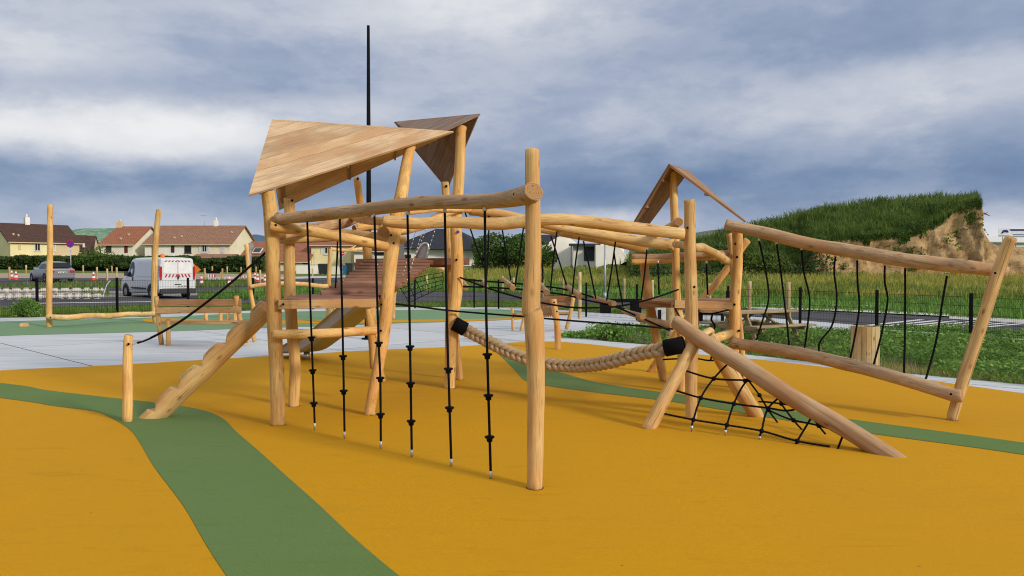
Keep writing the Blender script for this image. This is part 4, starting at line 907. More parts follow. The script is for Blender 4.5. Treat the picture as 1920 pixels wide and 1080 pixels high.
# ============================================================ VEHICLES
def curve_ring(w, z0, zb, zr, wt, wr, rr):
    "half section: sill, belt, roof edge"
    return [(w * .90, z0), (w * .985, z0 + .07), (w, z0 + .25), (w, zb - .06), (w * .99, zb), (w + (wt - w) * .5, zb + (zr - rr - zb) * .5), (wt, zr - rr), (wt - rr * .35, zr - rr * .3), (wt - rr * 1.1, zr), (wt * .45, zr + .025)]
def carbody(name, label, cat, ST, mtx, paint, group=None):
    "ST: stations (x, w, z0, zbelt, zroof, wtop, rr)"
    t = link(name, None, mtx); tag(t, label, cat, group)
    C = cr(ST, 4); vs = []; fs = []; n = 20
    for s in C:
        h = curve_ring(s[1], s[2], s[3], s[4], s[5], 0, s[6]); loop = h + [(-a, b) for a, b in h[::-1]]
        vs += [V((s[0], a, b)) for a, b in loop]
    for i in range(len(C) - 1):
        for j in range(n): a, b = i * n + j, i * n + (j + 1) % n; fs.append((a, b, b + n, a + n))
    fs.append(tuple(range(n))[::-1]); fs.append(tuple((len(C) - 1) * n + j for j in range(n)))
    o = link('body', mesh('body', vs, fs, paint, None, [True] * (len(fs) - 2) + [False, False]), mtx, t)
    def side(x, z, sg, off=.008):
        i = max(0, min(len(C) - 2, next((k for k in range(len(C) - 1) if C[k + 1][0] >= x), len(C) - 2))); a, b = C[i], C[i + 1]; f = 0 if b[0] == a[0] else min(1, max(0, (x - a[0]) / (b[0] - a[0])))
        s = [p + (q - p) * f for p, q in zip(a, b)]; h = curve_ring(s[1], s[2], s[3], s[4], s[5], 0, s[6]); w = h[0][0]
        for (w0, z0), (w1, z1) in zip(h, h[1:]):
            if z0 <= z <= z1: w = w0 + (w1 - w0) * (z - z0) / (z1 - z0 + 1e-6)
        return V((x, sg * (w + off), z))
    return t, side, C
def wheel(t, mtx, x, y, r, w, sg):
    g = G(); prof = [(r * .62, -w / 2), (r * .93, -w / 2), (r, -w / 3), (r, w / 3), (r * .93, w / 2), (r * .62, w / 2)]
    m2 = mtx @ Matrix.Translation((x, y, r)) @ Matrix.Rotation(radians(90), 4, 'X')
    g.lathe(prof, n=24); g2 = g; G2 = G(); 
    ty = link('wheel', mesh('wheel', g2.v, g2.f, 'tyre', None, True), m2, t)
    G2.lathe([(.02, -w * .42), (r * .25, -w * .45), (r * .5, -w * .36), (r * .62, -w * .48), (r * .62, w * .48), (r * .5, w * .36), (r * .25, w * .45), (.02, w * .42)], n=20)
    G2.v += []; link('rim', mesh('rim', G2.v, G2.f, 'rim', None, True), m2, ty)
M['tyre'] = flat('tyre_rubber', (.02, .02, .02), .85, .2); M['rim'] = flat('wheel_rim', (.32, .33, .34), .35, .5, .1, 4, metal=.7)
M['van_white'] = flat('white_van_paint', (.70, .72, .75), .22, .5, .03, 1); M['car_silver'] = flat('silver_car_paint', (.34, .35, .38), .22, .6, .03, 1, metal=.55)
M['plastic'] = flat('grey_black_bumper', (.045, .048, .055), .55, .3); M['redlamp'] = flat('red_lamp_lens', (.42, .012, .016), .2, .6, .1, 9); M['stripe_red'] = flat('red_reflective_tape', (.45, .02, .045), .4, .5); M['stripe_white'] = flat('white_tape', (.78, .78, .78), .4, .5)
M['plate'] = flat('plate_white', (.7, .7, .68), .4); M['textk'] = flat('black_lettering', (.02, .02, .02), .5); M['orange'] = flat('orange_plastic', (.75, .20, .02), .45)
def panel(name, side, pts, sg, mat, t, mtx, off=.008, extra=()):
    "polygon on body side, following its curvature"
    vs = []; P = cr([(p[0], p[1]) for p in pts], 3, True) if len(pts) > 4 else pts
    cx = sum(p[0] for p in P) / len(P); cz = sum(p[1] for p in P) / len(P)
    vs = [side(x, z, sg, off) for x, z in P] + [side(cx, cz, sg, off)]
    n = len(P); fs = [((i + 1) % n, i, n) if sg < 0 else (i, (i + 1) % n, n) for i in range(n)]
    return link(name, mesh(name, vs, fs, mat, None, True), mtx, t)
# ---- white van: +X forward
RL = GP(298, 36); hd = V((-.76, .65, 0)); rt = V((.65, .76, 0))
orig = V((RL.x, RL.y, 0)) + rt * .88; zb_ = at(330, 561, 36.5).z
mtx = Matrix((hd, V((0, 0, 1)).cross(hd), V((0, 0, 1)))).transposed().to_4x4(); mtx.translation = V((orig.x, orig.y, zb_))
ST = [(0, .86, .30, 1.02, 1.93, .76, .10), (.06, .88, .28, 1.02, 1.95, .78, .10), (.6, .89, .26, 1.02, 1.97, .79, .10), (2.4, .89, .26, 1.02, 1.97, .79, .11), (3.0, .89, .26, 1.02, 1.95, .78, .13), (3.3, .88, .26, 1.02, 1.84, .75, .15),
      (3.7, .87, .27, 1.0, 1.45, .70, .16), (3.95, .86, .28, .96, 1.15, .72, .14), (4.25, .82, .30, .80, 1.02, .72, .12), (4.42, .72, .34, .62, .86, .64, .12), (4.48, .60, .38, .5, .70, .54, .10)]
t, side, C = carbody('van', 'white panel van with red and white chevrons on its back doors', 'van', ST, mtx, 'van_white')
for x, sg in ((.82, -1), (.82, 1), (3.62, -1), (3.62, 1)): wheel(t, mtx, x, sg * .80, .32, .2, sg)
for sg in (-1, 1):
    panel('side_window', side, [(2.72, 1.08), (2.75, 1.72), (3.12, 1.74), (3.4, 1.5), (3.66, 1.16), (3.5, 1.08)], sg, 'glass', t, mtx, .006)
    panel('side_panel', side, [(.35, 1.12), (.32, 1.75), (1.5, 1.78), (2.45, 1.76), (2.5, 1.2), (2.3, 1.1), (1.2, 1.09)], sg, 'van_white', t, mtx, .014)
    g = G()
    for x0, x1, z0, z1 in [(2.60, 2.606, .45, 1.85), (.22, .226, .5, 1.85), (3.55, 3.556, .6, 1.0)]: g.add([side(x0, z0, sg, .004), side(x1 + .012, z0, sg, .004), side(x1 + .012, z1, sg, .004), side(x0, z1, sg, .004)], [(0, 1, 2, 3)])
    link('door_seam', mesh('door_seam', g.v, g.f, 'plastic'), mtx, t)
    g = G(); pts = [(1.3, .50), (2.9, .52)]; g.tube([side(x, z, sg, .02) for x, z in pts], .04, 6); link('rub_strip', mesh('rub_strip', g.v, g.f, 'plastic'), mtx, t)
    g = G(); g.tube([side(2.75, 1.05, sg, .02), side(2.75, .86, sg, .02)], .035, 6); link('door_handle', mesh('door_handle', g.v, g.f, 'plastic'), mtx, t)
    g = G()
    g.add([side(x, z, sg, .012) for x, z in [(.1, .30), (3.25, .30), (3.25, .44), (.1, .44)]], [(0, 1, 2, 3)]); link('sill', mesh('sill', g.v, g.f, 'plastic'), mtx, t)
    g = G(); g.box(side(3.45, 1.2, sg, .10), (.05, 0, 0), (0, .07, 0), (0, 0, .11)); g.tube([side(3.45, 1.12, sg, .0), side(3.45, 1.12, sg, .1)], .03, 6); link('wing_mirror', mesh('wing_mirror', g.v, g.f, 'plastic'), mtx, t)
    for xx in (.82, 3.62):
        g = G(); pr = [(xx + .42 * cos(a), .32 + .42 * sin(a)) for a in [pi * k / 10 for k in range(11)]]
        vs = [side(x, max(.3, z), sg, .006) for x, z in pr] + [side(xx, .34, sg, .006)]; g.add(vs, [(i, i + 1, 11) for i in range(10)]); link('wheel_arch', mesh('wheel_arch', g.v, g.f, 'plastic'), mtx, t)
    for k in range(4):
        z = 1.06 + k * .15; g = G(); g.add([side(.12, z, sg, .02), side(.45 - k * .04, z, sg, .02), side(.45 - k * .04, z + .075, sg, .02), side(.12, z + .075, sg, .02)], [(0, 1, 2, 3)]); link('red_stripe', mesh('red_stripe', g.v, g.f, 'stripe_red'), mtx, t)
# windscreen
g = G(); g.add([V((3.14, -.66, 1.86)), V((3.14, .66, 1.86)), V((3.80, .64, 1.38)), V((3.80, -.64, 1.38))], [(0, 1, 2, 3)]); link('windscreen', mesh('windscreen', g.v, g.f, 'glass'), mtx, t)
def rbox(name, y0, y1, z0, z1, mat, x=-.012, th=.012, par=None):
    g = G(); g.bx(x - th, x, y0, y1, z0, z1); return link(name, mesh(name, g.v, g.f, mat), mtx, par or t)
for sg in (-1, 1):
    d_ = rbox('rear_door', *sorted((sg * .006, sg * .74)), .52, 1.86, 'van_white', 0, .03)
    a, b = sorted((sg * .03, sg * .70)); g = G(); r_ = .12; z0, z1 = 1.22, 1.74
    pp = [(a + r_ * (sg > 0) * .3, z0), (b - r_ * (sg < 0) * .3, z0), (b, z0 + r_ * .5), (b - (.05 if sg > 0 else 0), z1 - r_ * .3), (b - r_ * (1 if sg > 0 else .2), z1), (a + r_ * (1 if sg < 0 else .2), z1), (a + (.05 if sg < 0 else 0), z1 - r_ * .3), (a, z0 + r_ * .5)]
    g.poly([V((-.034 - .012, y, z)) for y, z in pp], .012, (-1, 0, 0)); link('blank_window', mesh('blank_window', g.v, g.f, 'stripe_white'), mtx, d_)
    # chevrons
    for k in range(4):
        y = sg * (.10 + k * .165)
        for (zz0, zz1) in ((1.04, 1.19), (1.765, 1.84)):
            g = G(); dy = -sg * .07; g.poly([V((-.044, y - .035, zz0)), V((-.044, y + .035, zz0)), V((-.044, y + .035 + dy, zz1)), V((-.044, y - .035 + dy, zz1))], .008, (-1, 0, 0)); link('chevron', mesh('chevron', g.v, g.f, 'stripe_red'), mtx, d_)
    rbox('tail_lamp', *sorted((sg * .755, sg * .865)), 1.05, 1.55, 'redlamp', 0, .03); rbox('lamp_base', *sorted((sg * .76, sg * .86)), .92, 1.04, 'stripe_red', 0, .025)
rbox('door_handle', -.05, .03, .95, 1.12, 'plastic', -.03, .04); rbox('bumper', -.86, .86, .26, .50, 'plastic', 0, .10); rbox('plate_recess', -.16, .16, .68, .72, 'plastic', -.03, .02)
pl_ = rbox('number_plate', -.42, .05, .56, .66, 'plate', -.03, .015)
x = -.40
for k in range(8):
    if k in (2, 5): x += .035; continue
    g = G(); g.bx(-.052, -.046, -(x + .04) - .37, -x - .37, .58, .645); g = G(); g.bx(-.05, -.0455, x, x + .035, .578, .642); link('letter', mesh('letter', g.v, g.f, 'textk'), mtx, pl_); x += .055
g = G(); g.lathe([(.10, 0), (.10, .05), (.085, .13), (.02, .17)], (.55, -.45 + .9, 2.0), 12); link('beacon', mesh('beacon', g.v, g.f, 'orange', None, True), mtx, t)
# ---- silver car
RLc = GP(90, 53.5); hd = V((-.76, .65, 0)); rt = V((.65, .76, 0)); orig = V((RLc.x, RLc.y, 0)) + rt * .90; zb_ = at(115, 530, 53.5).z
mtx = Matrix((hd, V((0, 0, 1)).cross(hd), V((0, 0, 1)))).transposed().to_4x4(); mtx.translation = V((orig.x, orig.y, zb_))
ST = [(0, .78, .34, .62, .86, .68, .10), (.03, .84, .26, .80, .93, .72, .08), (.12, .87, .24, .90, 1.0, .72, .06), (.45, .90, .22, .93, 1.36, .62, .12), (.8, .90, .20, .93, 1.44, .60, .12), (1.8, .90, .19, .91, 1.47, .60, .12), (2.4, .90, .19, .90, 1.42, .58, .14),
      (2.95, .90, .20, .88, 1.08, .62, .10), (3.2, .89, .20, .86, .93, .70, .05), (3.8, .84, .22, .74, .82, .66, .07), (4.1, .72, .28, .56, .66, .58, .08), (4.18, .6, .33, .45, .55, .48, .06)]
t, side, C = carbody('car', 'silver hatchback seen from behind, parked before the hedge', 'car', ST, mtx, 'car_silver')
for x, sg in ((.72, -1), (.72, 1), (3.35, -1), (3.35, 1)): wheel(t, mtx, x, sg * .80, .31, .2, sg)
for sg in (-1, 1):
    panel('side_window', side, [(.60, .98), (.72, 1.27), (1.4, 1.33), (1.42, .97)], sg, 'glass', t, mtx, .022); panel('side_window', side, [(1.50, .97), (1.50, 1.34), (2.25, 1.31), (2.78, .98)], sg, 'glass', t, mtx, .022)
    panel('tail_lamp', side, [(.07, .78), (.15, .90), (.45, .86), (.4, .76)], sg, 'redlamp', t, mtx, .012)
    for xx in (.72, 3.35):
        vs = [side(xx + .38 * cos(a), max(.25, .31 + .38 * sin(a)), sg, .006) for a in [pi * k / 10 for k in range(11)]] + [side(xx, .3, sg, .006)]; link('wheel_arch', mesh('wheel_arch', vs, [(i, i + 1, 11) for i in range(10)], 'plastic'), mtx, t)
    rbox('tail_lamp', *sorted((sg * .50, sg * .80)), .70, .86, 'redlamp', -.0, .05)
    g = G(); g.box(side(2.62, 1.0, sg, .10), (.05, 0, 0), (0, .08, 0), (0, 0, .07)); link('wing_mirror', mesh('wing_mirror', g.v, g.f, 'car_silver'), mtx, t)
g = G(); g.poly([V((.10, -.66, 1.0)), V((.10, .66, 1.0)), V((.40, .55, 1.335)), V((.40, -.55, 1.335))], .03, (-1, 0, .8)); o_ = link('rear_window', mesh('rear_window', [v + V((-.10, 0, .07)) for v in g.v], g.f, 'glass'), mtx, t)
rbox('bumper', -.80, .80, .34, .52, 'car_silver', .02, .12); rbox('bumper_trim', -.70, .70, .24, .335, 'plastic', .02, .10); pl_ = rbox('number_plate', -.26, .26, .66, .76, 'plate', -.0, .03)
for k in range(7):
    if k in (2, 5): continue
    g = G(); g.bx(-.036, -.0305, -.22 + k * .06, -.18 + k * .06, .68, .74); link('letter', mesh('letter', g.v, g.f, 'textk'), mtx, pl_)

# ============================================================ ROAD FURNITURE
def sign(label, px, pyb, pyc, rpx, Y, kind):
    b = GP(px, Y); zc = at(px, pyc, Y).z; r = rpx * Y / FP; t = thing('road_sign', label, 'sign', b)
    g = G(); g.tube([b - V((0, 0, .1)), V((b.x, b.y, zc + r * .6))], .04, 8); g.build('pole', 'galv', t)
    fm_ = Matrix.Translation((b.x, b.y - .06, zc)) @ Matrix.Rotation(radians(90), 4, 'X')
    g = G(); g.lathe([(.001, -.012), (r, -.012), (r, .012), (.001, .012)], n=28, sm=False); d = link('sign_disc', mesh('sign_disc', g.v, g.f, {'no': 'stripe_red', 'back': 'galv', 'red': 'stripe_red'}[kind]), fm_, t)
    if kind == 'no':
        g = G(); g.lathe([(.001, .013), (r * .78, .013), (r * .78, .016), (.001, .016)], n=28, sm=False); link('blue_field', mesh('blue_field', g.v, g.f, 'sign_blue2'), fm_, d)
        g = G(); g.box((0, 0, .021), V((1, 1, 0)) * r * .54, V((1, -1, 0)) * r * .08, (0, 0, .004)); link('red_bar', mesh('red_bar', g.v, g.f, 'stripe_red'), fm_, d)
        g = G(); g.bx(b.x - .14, b.x + .14, b.y - .07, b.y - .045, zc - r - .24, zc - r - .06); g.build('small_plate', 'stripe_white', t)
    if kind == 'red':
        g = G(); g.box((0, 0, .018), (r * .7, 0, 0), (0, r * .14, 0), (0, 0, .005)); link('white_bar', mesh('white_bar', g.v, g.f, 'stripe_white'), fm_, d)
M['sign_blue2'] = flat('sign_purple_blue', (.07, .05, .42), .4)
sign('round blue no parking sign with a red ring on a grey pole', 133, 505, 457, 7.2, 62, 'no'); sign('grey back of a round road sign behind the wooden pole', 470.5, 510, 461, 6, 60, 'back'); sign('small red no entry sign between the hanging ropes', 641.5, 510, 475, 4.6, 76, 'red')
def cone(x, y):
    t = thing('traffic_cone', 'x', 'cone', (x, y, zg(x, y)), 'red and white traffic cones along the car park'); c = V((x, y, zg(x, y)))
    g = G(); g.bx(c.x - .19, c.x + .19, c.y - .19, c.y + .19, c.z, c.z + .04); g.build('base', 'conered', t)
    g = G(); pr = [(.15, .04), (.125, .20), (.1245, .2), (.10, .36), (.0995, .36), (.076, .52), (.0755, .52), (.055, .66), (.05, .66), (.035, .76), (.01, .765)]
    g.lathe(pr, c, 14, [0, 0, 1, 1, 0, 0, 1, 1, 0, 0]); g.build('cone_body', ['conered', 'stripe_white'], t); return t
M['conered'] = flat('red_cone_plastic', (.62, .06, .03), .5)
cn = [(22, 523, 'leftmost traffic cone, beside the far left verge post'), (30, 525, 'traffic cone touching the leftmost one, left of the car'), (175.5, 526, 'traffic cone standing between the silver car and the van'), (378, 536, 'traffic cone just right of the white van'),
      (430, 536, 'traffic cone alone on the grass right of the van'), (478, 527, 'farther cone of the pair behind the leaning pole'), (483, 529, 'nearer cone of the pair behind the leaning pole'), (497, 531, 'traffic cone just left of the front tower post')]
pr_ = None
for i, (px, py, lab) in enumerate(cn):
    p = grd(px, py); s = .95
    if pr_ is None: pr_ = cone(p.x, p.y); pr_['label'] = lab; pr_.scale = (s, s, s)
    else: c_ = copy_tree(pr_, Matrix.Translation(p) @ Matrix.Scale(s, 4), lab)
# verge posts
def vpost(px, py, h, r, label, mat='palepost', grp='short wooden posts along the roads', name='wooden_post'):
    p = grd(px, py); t = log(name, [(p - V((0, 0, .15)), r), (p + V((0, 0, h)), r)], None, mat, .3, 10, .03, .05, mat); tag(t, label, 'post', grp); return t
vl = [(18, 524, .95, 'first post from the left, beside the two cones'), (49, 511, .75, 'short post at the hedge left of the silver car'), (156, 511, .75, 'short post at the hedge right of the no parking sign'), (182, 523, .95, 'post just right of the cone before the bush'), (201, 528, .95, 'post left of the van, nearest the road'),
      (210, 511, .7, 'short far post just left of the van'), (219, 524, .95, 'post touching the front of the van'), (384, 525, .95, 'post right of the orange barrier board'), (398, 511, .7, 'far post before the hedge, right of the van'), (417, 526, .95, 'post at the right end of the black barrier board'),
      (426, 512, .7, 'far post just right of the black barrier board'), (452, 513, .7, 'far post left of the leaning pole'), (480, 512, .7, 'far post behind the pair of cones'), (488, 530, .95, 'post between the cones near the tower'), (544, 513, .75, 'short post before the hedge between the tower posts'), (586, 517, .75, 'short post before the low cream wall'),
      (800, 545, 1.0, 'post behind the rope net'), (942, 548, 1.0, 'post behind the second hanging log'), (963, 548, .9, 'post just left of the tall front post'), (1018, 556, .95, 'post just right of the tall front post'), (1056, 552, 1.0, 'post left of the tall pale post'),
      (1170, 565, 1.15, 'post left of the leaning tower leg'), (1223, 567, 1.1, 'post between the leaning leg and the thin tower post'), (1330, 572, 1.0, 'post seen under the right tower rail'), (1405, 583, 1.2, 'post just right of the right tower'), (1478, 587, 1.2, 'post behind the second rope of the rope walk')]
for px, py, h, lab in vl: vpost(px, py, h, .075, lab)
p = grd(1087, 597); t = log('tall_post', [(p - V((0, 0, .1)), .06), (p + V((0, 0, 1.52)), .055)], None, 'palepost', .2, 12, .03, .05, 'palepost'); tag(t, 'tall pale square cut post standing on the concrete by the bench', 'post')
# street lamp masts
b = grd(691, 636); zt = at(694.5, 48, b.y).z; t = thing('street_lamp', 'tall slim black lamp mast rising behind the roofed tower', 'mast', b)
g = G(); g.tube([b, V((b.x, b.y, b.z + .55))], .085, 16); g.tube([V((b.x, b.y, b.z + .551)), V((b.x + .02, b.y, b.z + 3)), V((b.x + .03, b.y, zt))], [.062, .055, .032], 16); g.build('mast', 'black', t)
g = G(); g.tube([b, b + V((0, 0, .03))], .16, 16); g.build('base_plate', 'black', t)
b = grd(1134, 562); t = thing('lamp_post', 'thin light grey pole before the white modern house', 'pole', b); g = G(); g.tube([b, V((b.x, b.y, at(1134, 458, b.y).z))], [.07, .055], 12); g.build('pole', 'galv', t); g = G(); g.tube([b, b + V((0, 0, .4))], .09, 12); g.build('base', 'galv', t)
# orange triangular barrier, black board, red white boards
p = GP(369, 42); t = thing('warning_board', 'orange triangular board sticking out behind the van', 'board', p); a = at(364, 496, 42); g = G()
g.poly([at(363, 515, 42), at(362, 494, 42), at(376.5, 506, 42), at(368, 513, 42)], .04, (0, -1, 0)); g.build('board', 'orange', t); g = G(); g.tube([at(366, 512, 42.1), V((a.x, 42.1, p.z))], .03, 6); g.build('leg', 'galv', t)
p = grd(400, 520); t = thing('barrier', 'low black barrier board on the path right of the van', 'barrier', p); g = G(); q0, q1 = at(386, 510, p.y), at(414, 510, p.y); g.bx(q0.x, q1.x, p.y - .04, p.y + .04, q0.z - .12, q0.z + .12); g.build('board', 'black', t)
for q in (q0, q1): g = G(); g.tube([q, V((q.x, q.y, p.z))], .05, 6); g.build('leg', 'palepost', t)
for i, (x0, x1, y, lab) in enumerate([(390, 404, 519, 'red and white striped board lying right of the van'), (444, 452, 521.5, 'red and white striped board left of the leaning pole'), (456, 470, 521.5, 'striped board just left of the paired cones')]):
    p = grd((x0 + x1) / 2, y + 2); a, b = at(x0, y, p.y), at(x1, y, p.y); t = thing('striped_board', lab, 'board', p, 'red and white striped boards'); n = 6
    for k in range(n): g = G(); w_ = (b.x - a.x) / n; g.bx(a.x + k * w_, a.x + (k + 1) * w_ - .004, p.y - .03, p.y + .03, p.z + .05, p.z + .30); g.build('stripe', 'stripe_red' if k % 2 else 'stripe_white', t)
# white stone block rows
rows = [(-30, 196, 548.5, 543), (-40, 192, 560.5, 553)]; bl = None; k_ = 0
for ri, (x0, x1, yb, yt) in enumerate(rows):
    x = x0
    while x < x1 - 6:
        w_ = random.uniform(15, 22) if ri == 0 else random.uniform(14, 21); w_ = min(w_, x1 - x); c = grd(x + w_ / 2, yb + (x / 200) * -1.5); s = c.y / FP; W_ = w_ * s * .86
        g = G(); bm = bmesh.new(); bmesh.ops.create_cube(bm, size=1); bmesh.ops.scale(bm, vec=(W_, .36, .27), verts=bm.verts); bmesh.ops.bevel(bm, geom=bm.edges[:], offset=.095, segments=3, affect='EDGES')
        for v_ in bm.verts: v_.co += V((noise.noise(v_.co * 5 + V((x, 0, 0))), noise.noise(v_.co * 5 + V((0, x, 0))), noise.noise(v_.co * 5 + V((0, 0, x))))) * .035
        me = bpy.data.meshes.new('stone_block'); bm.to_mesh(me); bm.free(); me.materials.append(M['block'])
        o = link('stone_block', me, Matrix.Translation((c.x, c.y, c.z + .10)) @ Matrix.Rotation(random.uniform(-.06, .06), 4, 'Z')); k_ += 1
        n_ = round((x - x0) / 18) + 1
        names = ['first', 'second', 'third', 'fourth', 'fifth', 'sixth', 'seventh', 'eighth', 'ninth', 'tenth', 'eleventh', 'twelfth', 'thirteenth', 'fourteenth', 'fifteenth']
        idx = sum(1 for q in COL.objects if q.name.startswith('stone_block') and q.get('row') == ri); o['row'] = ri
        tag(o, 'white stone block, %s from the left in the %s row' % (names[min(idx, 14)], ['farther', 'nearer'][ri]), 'stone block', 'white stone blocks lying in rows by the road'); x += w_
t = thing('hoop_barrier', 'pale metal hoop barrier at the right end of the stone rows', 'barrier', grd(195, 556)); g = G(); c = grd(195, 558)
g.tube(cr([tuple(c + V((.1, -.3, 0))), tuple(c + V((.12, 0, .55))), tuple(c + V((-.1, .8, .78))), tuple(c + V((-.6, 1.6, .72)))], 6), .03, 8); g.build('hoop', 'galv', t)
# ============================================================ FENCE
def fence():
    segs = [[(-420, 608), (70, 593), (220, 587), (587, 580), (778, 578), (889, 577), (935, 579)], [(935, 579), (1099, 594), (1194, 601)], [(1365, 607), (1500, 612), (1820, 640), (2300, 690)]]
    specs = []
    for si, s in enumerate(segs):
        W = [grd(*p) for p in s]; pts = []
        for a, b in zip(W, W[1:]):
            n = max(1, round((b - a).length / 2.5)); pts += [a.lerp(b, k / n) for k in range(n)]
        pts.append(W[-1]); specs.append(pts)
    labs = ['black mesh fence with square posts along the left and middle', 'short black mesh fence stretch behind the bench', 'black mesh fence running along the road at the right']
    for pts, lab in zip(specs, labs):
        t = thing('mesh_fence', lab, 'fence', pts[0])
        for i, p in enumerate(pts):
            g = G(); g.bx(p.x - .03, p.x + .03, p.y - .03, p.y + .03, p.z - .1, p.z + 1.16); g.build('post', 'black', t)
            if i + 1 < len(pts):
                q = pts[i + 1]; d = q - p; n = int(d.length / .05); g = G(); dn = d.normalized(); pr = V((-dn.y, dn.x, 0)) * .0028; al = dn * .0026
                for k in range(1, n):
                    c = p.lerp(q, k / n); g.add([c + al + V((0, 0, .05)), c + pr + V((0, 0, .05)), c - al + V((0, 0, .05)), c - pr + V((0, 0, .05)), c + al + V((0, 0, 1.08)), c + pr + V((0, 0, 1.08)), c - al + V((0, 0, 1.08)), c - pr + V((0, 0, 1.08))], [(0, 1, 5, 4), (1, 2, 6, 5), (2, 3, 7, 6), (3, 0, 4, 7)])
                for z in (.06, .25, .45, .65, .85, 1.06):
                    g.box((p + q) / 2 + V((0, 0, z)), d * .495, pr * 1.1, (0, 0, .0035))
                g.build('wire_mesh', 'black', t)['kind'] = 'stuff'
fence()
# ============================================================ GATE, TABLES, BENCHES
def hbox(px0, px1, py0, py1, Y, dy):
    "world box from pixel rectangle at depth Y"
    a, b = at(px0, py1, Y), at(px1, py0, Y); return (a.x, b.x, Y, Y + dy, a.z, b.z)
def metal_gate():
    p = grd(1310, 614); Y = p.y; t = thing('metal_gate', 'black framed gate with light mesh under a red brown board', 'gate', p)
    for a, b in ((1309, 1311.5), (1362, 1368)): g = G(); x0, x1, y0, y1, _, _ = hbox(a, b, 590, 600, Y, .08); z = zg(x0, Y); g.bx(x0, x1, y0, y1, z, at(a, 580 if a < 1320 else 545, Y).z); g.build('post', 'black', t)
    for y_ in (589, 612): g = G(); g.bx(*hbox(1311, 1362, y_ - 1.2, y_ + 1.2, Y + .02, .04)); g.build('rail', 'black', t)
    g = G(); x0, x1, y0, y1, z0, z1 = hbox(1311, 1362, 590, 611, Y + .03, .01)
    for k in range(1, 22): xx = x0 + (x1 - x0) * k / 22; g.bx(xx - .003, xx + .003, y0, y1, z0, z1)
    for k in range(1, 5): zz = z0 + (z1 - z0) * k / 5; g.bx(x0, x1, y0 - .004, y1 - .006, zz - .003, zz + .003)
    g.build('wire_mesh', 'black', t)['kind'] = 'stuff'
    t2 = thing('table_top', 'red brown flat board behind the right tower deck', 'table', grd(1338, 603)); Yt = gY(1338, 603); g = G(); x0, x1, y0, y1, z0, z1 = hbox(1312, 1362, 580, 585, Yt, .9); g.bx(x0, x1, y0 - .3, y1, z0, z1); g.build('board', 'plankb', t2)
    for xx in (x0 + .08, x1 - .08):
        g = G(); g.bx(xx - .04, xx + .04, Yt + .1, Yt + .2, zg(xx, Yt), z0 - .003); g.build('leg', 'black', t2)
metal_gate()
def black_bench():
    Y = gY(1160, 588); p = grd(1160, 588); t = thing('metal_bench', 'long low black metal bench behind the fence posts', 'bench', p)
    g = G(); x0, x1, y0, y1, z0, z1 = hbox(1128, 1204, 561, 567, Y, .5); g.bx(x0, x1, y0, y1, z0, z1); g.build('seat', 'black', t)
    for a, b in ((1127, 1146), (1185, 1203)): g = G(); x0, x1, *_ = hbox(a, b, 561, 567, Y, .5); g.bx(x0, x1, Y + .03, Y + .46, zg(x0, Y), z0 - .002); g.build('leg', 'black', t)
black_bench()
def info_box():
    p = grd(1241, 606); Y = p.y; t = thing('litter_bin', 'pale grey box bin with a dark slot behind the leaning leg', 'litter bin', p); x0, x1, y0, y1, z0, z1 = hbox(1231, 1251, 572, 606, Y, .35)
    g = G(); g.bx(x0, x1, y0, y1, p.z, z1); g.build('body', 'kerb', t); a = hbox(1233.5, 1240, 581, 601, Y - .012, .01); g = G(); g.bx(*a); g.build('slot', 'black', t); a = hbox(1229.5, 1252.5, 570, 572, Y - .03, .42); g = G(); g.bx(*a); g.build('lid', 'black', t)
info_box()
def staved_bin(label, px, pyb, pyt, wpx, n=18):
    p = grd(px, pyb); Y = p.y; r = wpx / 2 * Y / FP; h = at(px, pyt, Y).z - p.z; c = p + V((0, r, 0)); t = thing('wooden_bin', label, 'litter bin', c)
    for k in range(n):
        a = 2 * pi * k / n; d = V((cos(a), sin(a), 0)); s = V((-sin(a), cos(a), 0)); w = 2 * pi * r / n * .48; q = c + d * (r - .012)
        o = board('stave', q + V((0, 0, .0 - .02)), q + V((0, 0, h + random.uniform(-.004, .004))), s, w * 2, .028, 'palepost', t)
    g = G(); g.lathe([(r * .86, .02), (r * .86, h - .04), (r * .01, h - .04)], c, 20); g.build('liner', 'palepost', t)
staved_bin('round bin of vertical pale staves behind the rope walk', 1633, 692, 613, 50)
staved_bin('slimmer pale stave bin behind the thin tower post', 1259, 640, 572, 17, 12); staved_bin('pale stave bin behind the slide under the deck', 623, 606, 571, 23, 12)

def picnic():
    c = grd(1422, 642); p = c; t = thing('picnic_table', 'weathered wooden picnic table with attached benches on the grass', 'picnic table', p)
    yaw = radians(30); f = V((cos(yaw), sin(yaw), 0)); s = V((-sin(yaw), cos(yaw), 0)); up = V((0, 0, 1)); B = p + V((0, .1, 0)); z0 = .70
    for k in range(5): a = B + s * (-.30 + k * .15) + up * z0; board('tabletop_plank', a - f * .95, a + f * .95, s, .14, .04, 'picnic', t)
    for sg in (-1, 1):
        for k in range(2): a = B + s * sg * (.66 + k * .14) + up * .42; board('bench_plank', a - f * .95, a + f * .95, s, .13, .04, 'picnic', t)
    for e in (-.68, .68):
        q = B + f * e
        board('cross_beam', q - s * .78 + up * .36, q + s * .78 + up * .36, up, .10, .045, 'picnic', t); board('cross_beam', q - s * .36 + up * .64, q + s * .36 + up * .64, up, .09, .045, 'picnic', t)
        for sg in (-1, 1): board('leg', q + s * sg * .62 + f * .05 * 1 - up * .05, q + s * sg * .22 + f * .05 + up * .66, f.cross(up), .10, .045, 'picnic', t)
    for e in (-.68, .68): board('brace', B + f * e + up * .37 , B + f * e * .2 + up * .66, s, .07, .04, 'picnic', t)
M['picnic'] = wood('weathered_picnic_timber', (.42, .34, .20), dark=.6, checks=.3); picnic()

